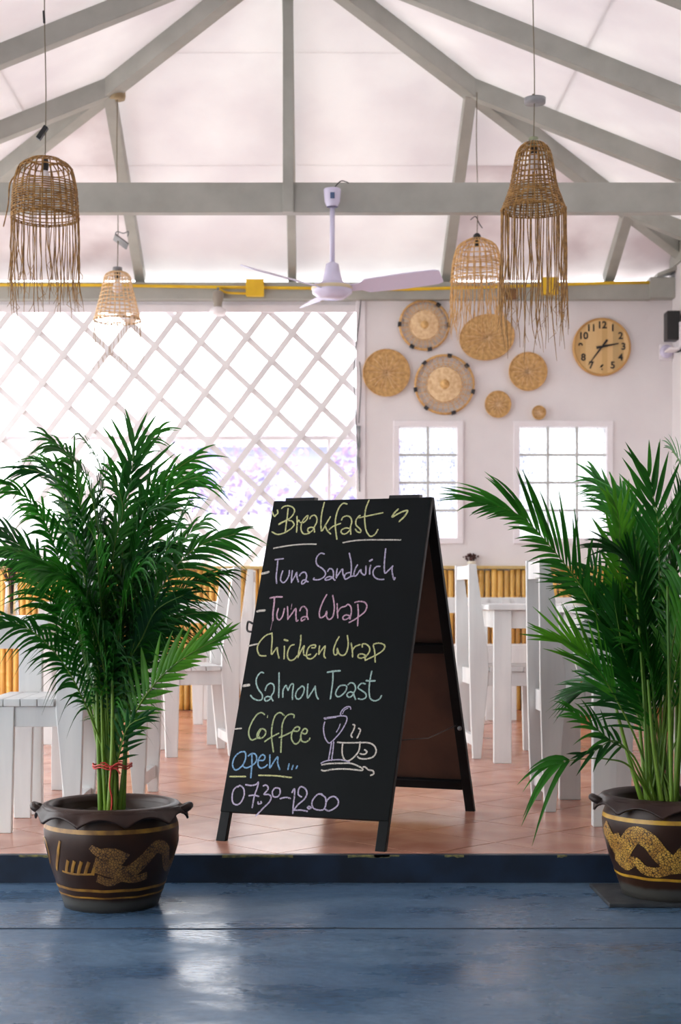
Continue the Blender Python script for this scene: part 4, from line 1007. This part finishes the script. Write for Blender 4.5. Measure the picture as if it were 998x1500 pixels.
# ---- fronds
budget = {}
def frond(t, org, pts, mt, npair=24, L=.2, t0=.35, roll=50, droop=.05, seed=0, w=.0058, sub=False, ang0=52, ang1=18, rad=.0045, lift=.25, petiole='cane', asym=1.0, bundle=None):
    """pts: world control points from soil to tip. Leaflets are sub-parts where sub is True."""
    r0 = random.Random(seed)
    c = crom(pts, 10); n = len(c)
    ln = [0]
    for a, b_ in zip(c[:-1], c[1:]): ln.append(ln[-1] + (b_ - a).length)
    T = ln[-1]
    def at(f):
        s_ = f * T
        for i in range(n - 1):
            if ln[i + 1] >= s_ or i == n - 2:
                q = (s_ - ln[i]) / max(1e-9, ln[i + 1] - ln[i]); return c[i].lerp(c[i + 1], q), (c[i + 1] - c[i]).normalized()
    m = MB(); m.tube([p - org for p in c], [max(.0009, rad * (1 - .8 * l_ / T)) for l_ in ln], 6)
    fr = put('frond', m, M[petiole], t)
    H = (c[-1] - c[0]); H.z = 0
    if H.length < .08: H = Vector((1, .2, 0))
    H.normalize(); S0 = H.cross(Vector((0, 0, 1))).normalized()
    allm = MB()
    for i in range(npair):
        f = t0 + (1 - t0) * (i + .5) / npair
        for sd in (-1, 1):
            p, tg = at(min(.995, f + r0.uniform(-.004, .004)))
            S1 = (S0 - tg * S0.dot(tg)).normalized(); N1 = S1.cross(tg).normalized()
            rr = R(roll); S = S1 * math.cos(rr) + N1 * math.sin(rr); N = S.cross(tg)
            if N.z < 0: N = -N
            u = (f - t0) / (1 - t0)
            an = R(ang0 + (ang1 - ang0) * u + r0.uniform(-6, 6))
            d = (tg * math.cos(an) + S * sd * math.sin(an) + N * lift * (1 - u * .6)).normalized()
            LL = L * (0.45 + .55 * math.sin(math.pi * min(1, .18 + u * .78))) * r0.uniform(.88, 1.08) * (1 if sd > 0 else asym)
            dr = droop * r0.uniform(.5, 1.6); side = d.cross(N).normalized(); k = 6; vs = []
            bend = r0.uniform(-.06, .06)
            for j in range(k + 1):
                s_ = j / k; q = p - org + d * LL * s_ + Vector((0, 0, -1)) * dr * s_ * s_ * (LL / .2) + side * bend * LL * s_ * s_
                ww = w * (.35 + .65 * min(1, s_ * 5)) * (1 - s_ ** 2.6) * (.75 + .25 * math.sin(math.pi * u)) + .0003
                fold = N * ww * .45
                vs += [q - side * ww + fold, q, q + side * ww + fold]
            fs = []
            for j in range(k):
                o = j * 3; fs += [(o, o + 1, o + 4, o + 3), (o + 1, o + 2, o + 5, o + 4)]
            if sub and budget.get(t.name, 0) < 294:
                budget[t.name] = budget.get(t.name, 0) + 1
                lm = MB(); lm.add(vs, fs); put('leaflet', lm, M[mt], fr, smooth=True)
            else: allm.add(vs, fs)
    if allm.v:
        o = put('leaflets', allm, M[mt], fr, smooth=True); o['kind'] = 'stuff'
    return fr
def ifr(t, org, base, lst, mt, **kw):     # control points read off the photograph: (px, py, distance)
    b0 = Vector((org.x + base[0], org.y + base[1], org.z + .257))
    return frond(t, org, [b0] + [P(a, b_, Y) for a, b_, Y in lst], mt, **kw)
rs = random.Random(11)
YL = LP.y; YR = RP.y
def bp(spread=.035): a = rs.uniform(0, 6.28); q = spread * math.sqrt(rs.random()); return (q * math.cos(a), q * math.sin(a) * .8)
# the most distinct fronds of the left palm
K = dict(sub=True)
ifr(lp, LP, bp(), [(160, 1110, YL), (170, 950, YL), (182, 780, YL - .02), (193, 695, YL), (197, 640, YL + .03)], 'leaf', t0=.80, npair=7, L=.19, roll=92, ang0=46, ang1=14, droop=.02, w=.0065, seed=1, **K)
ifr(lp, LP, bp(), [(158, 1110, YL), (140, 960, YL), (120, 760, YL), (105, 680, YL - .05), (70, 640, YL - .1)], 'leaf', t0=.60, npair=30, L=.19, roll=62, droop=.12, ang0=46, seed=2, **K)
ifr(lp, LP, bp(), [(160, 1110, YL), (190, 950, YL), (215, 800, YL), (250, 720, YL - .05), (296, 696, YL - .1)], 'leaf', t0=.55, npair=30, L=.19, roll=62, droop=.12, ang0=46, seed=3, **K)
ifr(lp, LP, bp(), [(162, 1110, YL), (185, 980, YL - .03), (225, 880, YL - .08), (280, 808, YL - .12), (345, 782, YL - .14)], 'leaf', t0=.55, npair=28, L=.17, roll=70, droop=.09, ang0=50, seed=4, **K)
ifr(lp, LP, bp(), [(155, 1115, YL - .02), (112, 1005, YL - .06), (70, 945, YL - .1), (20, 912, YL - .12), (-45, 915, YL - .14)], 'leafd', t0=.40, npair=30, L=.17, roll=55, droop=.14, ang0=48, seed=5, asym=.8, **K)
ifr(lp, LP, bp(), [(170, 1115, YL - .02), (195, 1050, YL - .06), (228, 1000, YL - .1), (272, 962, YL - .12), (322, 935, YL - .13)], 'leafy', t0=.36, npair=20, L=.17, roll=78, droop=.02, w=.0075, seed=6, ang0=58, ang1=8, asym=.5, **K)
ifr(lp, LP, bp(), [(152, 1110, YL), (120, 950, YL), (80, 800, YL), (45, 735, YL - .04), (5, 708, YL - .08)], 'leaf', t0=.5, npair=30, L=.18, roll=60, droop=.13, ang0=46, seed=7, **K)
# filler fronds of the crown
more = [
 [(150,1100),(110,960),(65,850),(25,790),(-25,765)], [(150,1100),(105,960),(60,860),(20,815),(-30,800)], [(156,1100),(128,900),(112,760),(92,700),(50,668)],
 [(158,1100),(150,900),(150,760),(145,690),(120,640)], [(165,1100),(180,900),(200,780),(225,720),(262,690)], [(168,1100),(200,940),(235,850),(262,800),(302,760)],
 [(168,1100),(205,960),(240,900),(275,860),(325,838)], [(170,1100),(200,990),(235,930),(268,905),(310,900)], [(160,1100),(160,930),(172,800),(178,740),(168,690)],
 [(164,1100),(172,940),(190,820),(215,760),(245,738)], [(158,1100),(140,930),(118,820),(88,770),(48,748)], [(160,1100),(150,980),(130,890),(100,850),(60,838)],
 [(162,1100),(170,980),(185,880),(205,820),(240,800)], [(156,1100),(140,980),(118,880),(90,840),(50,825)], [(160,1100),(158,960),(150,850),(140,790),(110,745)],
 [(166,1100),(180,1000),(205,940),(232,895),(270,870)], [(162,1100),(166,990),(176,900),(190,850),(212,815)], [(154,1100),(128,960),(98,860),(66,825),(25,805)],
 [(160,1100),(156,1010),(150,950),(140,905),(118,880)], [(163,1100),(168,1020),(182,960),(205,925),(232,915)], [(162,1100),(175,900),(205,760),(240,700),(285,668)],
 [(158,1100),(132,900),(90,720),(60,690),(28,690)], [(160,1100),(168,860),(182,720),(200,660),(228,636)],
 [(160,1100),(152,900),(134,745),(112,680),(74,652)], [(166,1100),(182,960),(210,860),(246,800),(280,735)]]
for i, q in enumerate(more):
    off = rs.uniform(-.22, .22)
    if i in (8, 9, 12, 15, 16, 18, 19, 11, 14): off = -abs(off)
    pp = [(a + rs.uniform(-5, 5), b_ + rs.uniform(-5, 5), YL + off * (j / 4) ** 1.3) for j, (a, b_) in enumerate(q)]
    ifr(lp, LP, bp(), pp, 'leaf' if i % 3 else 'leafd', t0=rs.uniform(.34, .46), npair=34, L=rs.uniform(.17, .22), roll=rs.choice([30, 45, 60, 75, -45, -60]), droop=rs.uniform(.08, .17), seed=100 + i, w=.0056, ang0=46, ang1=12)
ifr(lp, LP, bp(), [(168, 1130, YL - .02), (180, 1085, YL - .05), (190, 1062, YL - .08), (214, 1050, YL - .1)], 'leafd', t0=.45, npair=9, L=.09, roll=60, droop=.02, seed=9)
# canes and ribbon of the left palm
def cane(t, org, b0, b1, r, seed, m='cane'):
    r0 = random.Random(seed); mb = MB(); pts = [Vector((b0[0], b0[1], .25)), Vector(((b0[0] + b1[0]) / 2 + r0.uniform(-.006, .006), (b0[1] + b1[1]) / 2, (.25 + b1[2]) / 2)), Vector(b1)]
    c = crom(pts, 8); mb.tube(c, [r * (1 - .5 * i / len(c)) for i in range(len(c))], 9)
    for z in (.08, .2, .34):
        i = int(z * len(c)); 
    put('cane', mb, M[m], t)
for k in range(16):
    a = k * 2.4; q = .010 + .028 * math.sqrt(k / 16)
    cane(lp, LP, (q * math.cos(a), q * math.sin(a)), (q * 1.7 * math.cos(a) + rs.uniform(-.02, .02), q * 1.3 * math.sin(a), rs.uniform(.42, .75)), rs.uniform(.0055, .0085), k)
rb = MB(); n = 40; z0 = P(165, 1121, YL).z - LP.z
for dzz in (-.004, .003):
    rb.tube([(.056 * math.cos(2 * math.pi * k / n) + .002, .052 * math.sin(2 * math.pi * k / n), z0 + dzz + .003 * math.sin(k)) for k in range(n + 1)], .0022, 5, False)
kn = Vector((.006, -.055, z0))
for d in ((-.03, -.004, .012), (.03, -.004, .01), (.026, -.004, -.018), (-.02, -.006, .004)): rb.tube(crom([kn, kn + Vector(d) * .6 + Vector((0, 0, .006)), kn + Vector(d)]), .0022, 5)
rb.tube(crom([kn, kn + Vector((-.004, -.004, -.05)), kn + Vector((.002, .0, -.09)), kn + Vector((-.002, .004, -.14))]), .0024, 5); rb.ball(kn, .006, 8, 5)
put('ribbon', rb, M['red'], lp)
# right palm
ifr(rp, RP, (-.03, -.02), [(950, 1080, YR), (900, 960, YR), (857, 868, YR - .05), (792, 784, YR - .1), (752, 750, YR - .12), (700, 736, YR - .13)], 'leaf', t0=.52, npair=31, L=.275, roll=80, droop=.05, w=.0058, seed=31, lift=.12, asym=.45, ang0=46, ang1=10, **K)
ifr(rp, RP, (-.04, -.03), [(935, 1090, YR - .04), (895, 1010, YR - .08), (862, 965, YR - .12), (838, 945, YR - .14), (815, 935, YR - .15)], 'leafy', t0=.55, npair=14, L=.21, roll=82, droop=.01, w=.0062, seed=32, ang0=30, ang1=6, lift=.05, **K)
ifr(rp, RP, (-.05, -.04), [(930, 1110, YR - .06), (895, 1085, YR - .1), (862, 1058, YR - .12), (835, 1040, YR - .13)], 'leaf', t0=.5, npair=9, L=.13, roll=70, droop=.06, seed=33, ang0=40, ang1=8, **K)
ifr(rp, RP, (-.05, -.04), [(925, 1125, YR - .08), (890, 1112, YR - .1), (850, 1112, YR - .12), (815, 1118, YR - .13)], 'leaf', t0=.88, npair=3, L=.16, roll=65, droop=.15, seed=34, ang0=30, ang1=10, w=.009, **K)
ifr(rp, RP, (-.05, -.03), [(925, 1110, YR - .08), (900, 1085, YR - .1), (868, 1102, YR - .12), (850, 1106, YR - .13)], 'leafd', t0=.6, npair=5, L=.09, roll=65, droop=.04, seed=35, ang0=40, ang1=10, **K)
ifr(rp, RP, (-.01, .0), [(968, 1080, YR), (966, 900, YR), (965, 780, YR), (955, 715, YR), (948, 690, YR)], 'leaf', t0=.72, npair=9, L=.2, roll=88, droop=.0, w=.009, seed=36, ang0=42, ang1=16, lift=.05, **K)
ifr(rp, RP, (-.02, -.01), [(958, 1080, YR), (925, 930, YR), (908, 830, YR), (908, 770, YR - .03), (900, 735, YR - .05)], 'leafy', t0=.64, npair=10, L=.16, roll=88, droop=.02, w=.009, seed=37, ang0=34, ang1=12, lift=.05, **K)
ifr(rp, RP, (-.02, .02), [(955, 1080, YR), (915, 980, YR + .05), (898, 900, YR + .1), (885, 860, YR + .1), (866, 830, YR + .12)], 'leafd', t0=.42, npair=20, L=.17, roll=75, droop=.04, seed=38, ang0=72, ang1=20, **K)
moreR = [
 ([(960,1080),(945,900),(935,800),(915,740),(888,716)], 'leaf', 60), ([(975,1080),(985,900),(995,780),(1010,720),(1050,690)], 'leaf', 80), ([(970,1080),(985,950),(1005,850),(1030,800),(1080,780)], 'leaf', 60),
 ([(960,1080),(935,960),(925,880),(935,830),(958,790)], 'leafy', 85), ([(975,1080),(980,980),(990,880),(985,800),(965,760)], 'leafy', 85), ([(955,1080),(920,980),(890,910),(860,870),(825,850)], 'leafd', 50),
 ([(965,1080),(950,960),(940,870),(920,820),(890,800)], 'leafd', 60), ([(970,1080),(975,960),(975,870),(960,820),(940,800)], 'leaf', 70), ([(980,1080),(1000,980),(1030,900),(1070,860),(1120,850)], 'leaf', 50),
 ([(975,1080),(1000,1000),(1040,950),(1080,940),(1130,950)], 'leaf', 60), ([(965,1080),(955,1000),(950,930),(935,890),(910,870)], 'leaf', 60), ([(960,1100),(935,1020),(915,960),(905,910),(900,880)], 'leafd', 75),
 ([(975,1100),(985,1010),(1000,940),(1020,900),(1060,890)], 'leafy', 70), ([(960,1090),(940,980),(930,850),(920,770),(875,700)], 'leaf', 70), ([(972,1090),(985,900),(1000,760),(1000,690),(985,660)], 'leaf', 88),
 ([(958,1100),(930,1040),(905,1010),(880,1000),(850,1010)], 'leafd', 60), ([(965,1100),(960,1050),(955,1000),(945,960),(925,940)], 'leaf', 60), ([(985,1100),(1010,1060),(1050,1040),(1090,1050),(1120,1080)], 'leaf', 60)]
for i, (q, mt, ro) in enumerate(moreR):
    off = rs.uniform(-.16, .2)
    ifr(rp, RP, bp(.07), [(a, b_, YR + off * (j / 4) ** 1.3) for j, (a, b_) in enumerate(q)], mt, t0=rs.uniform(.42, .55), npair=26, L=rs.uniform(.18, .23), roll=ro, droop=rs.uniform(.03, .1), seed=200 + i, w=.0066, ang0=42, ang1=12)
for k in range(16):
    a = k * 2.4; q = .02 + .07 * math.sqrt(k / 16)
    cane(rp, RP, (q * math.cos(a), q * math.sin(a)), (q * 1.8 * math.cos(a) + rs.uniform(-.03, .03), q * 1.5 * math.sin(a), rs.uniform(.5, 1.0)), rs.uniform(.005, .010), 50 + k)

# ================================================================== OUTSIDE, SEEN THROUGH THE LATTICE
def shrub(label, x, y, w, h, m, n, seed, leaf=.12):
    r0 = random.Random(seed); t = empty('garden_shrub', (x, y, -.1), label, 'shrub', 'shrubs beyond the lattice')
    mb = MB()
    for k in range(n):
        a = r0.uniform(0, 6.28); q = math.sqrt(r0.random()); z = h * (.25 + .75 * r0.random()); c = Vector((w * q * math.cos(a), w * .6 * q * math.sin(a), z))
        d = Vector((r0.gauss(0, 1), r0.gauss(0, 1), r0.gauss(0, .6))).normalized(); s_ = d.cross(Vector((0, 0, 1)) + Vector((.01, 0, 0))).normalized(); L = leaf * r0.uniform(.6, 1.3)
        mb.add([c, c + d * L * .5 + s_ * L * .3, c + d * L, c + d * L * .5 - s_ * L * .3], [(0, 1, 2, 3)])
    o = put('foliage', mb, M[m], t); o['kind'] = 'stuff'
    tr = MB()
    for k in range(5): tr.tube([(0, 0, 0), (r0.uniform(-.3, .3) * w, r0.uniform(-.3, .3) * w, h * .7)], [.03, .01], 6)
    put('branches', tr, M['brownbud'], t); return t
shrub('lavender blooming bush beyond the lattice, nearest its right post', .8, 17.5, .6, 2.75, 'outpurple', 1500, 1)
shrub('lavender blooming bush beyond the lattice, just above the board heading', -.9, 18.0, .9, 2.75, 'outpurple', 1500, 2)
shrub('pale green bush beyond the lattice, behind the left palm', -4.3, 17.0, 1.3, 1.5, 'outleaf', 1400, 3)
yp = empty('garden_palm', (-1.55, 13.2, -.1), 'small yellow-green palm outside the lattice, right of the left palm', 'palm')
for k in range(12):
    a = k * .55; d = Vector((math.cos(a), math.sin(a) * .6, 0)); fr = MB(); s_ = Vector((-d.y, d.x, 0)).normalized(); vs = []
    for j in range(7):
        q = j / 6; p = d * .55 * q + Vector((0, 0, .85 + .55 * q - .5 * q * q)); w = .06 * math.sin(math.pi * (.12 + .86 * q)); vs += [p - s_ * w, p + Vector((0, 0, -.02)), p + s_ * w]
    fs = []
    for j in range(6): fs += [(3*j, 3*j+1, 3*j+4, 3*j+3), (3*j+1, 3*j+2, 3*j+5, 3*j+4)]
    fr.add(vs, fs); put('frond', fr, M['outyellow'], yp)
put('trunk', MB().tube([(0, 0, 0), (0, 0, .9)], [.07, .045], 10), M['brownbud'], yp)
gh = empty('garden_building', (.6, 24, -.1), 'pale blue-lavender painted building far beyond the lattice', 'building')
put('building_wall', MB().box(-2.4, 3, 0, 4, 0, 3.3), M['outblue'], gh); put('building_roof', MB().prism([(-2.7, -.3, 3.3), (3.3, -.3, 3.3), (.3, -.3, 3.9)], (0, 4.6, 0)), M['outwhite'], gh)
for k in range(3): put('window', MB().box(-2.0 + 1.75 * k, -1.1 + 1.75 * k, -.04, 0, 1.0, 2.0), M['glass'] and M['pad'], gh)
put('veranda_post', MB().box(.2, .32, -1.2, -1.08, 0, 2.5), M['outwhite'], gh)

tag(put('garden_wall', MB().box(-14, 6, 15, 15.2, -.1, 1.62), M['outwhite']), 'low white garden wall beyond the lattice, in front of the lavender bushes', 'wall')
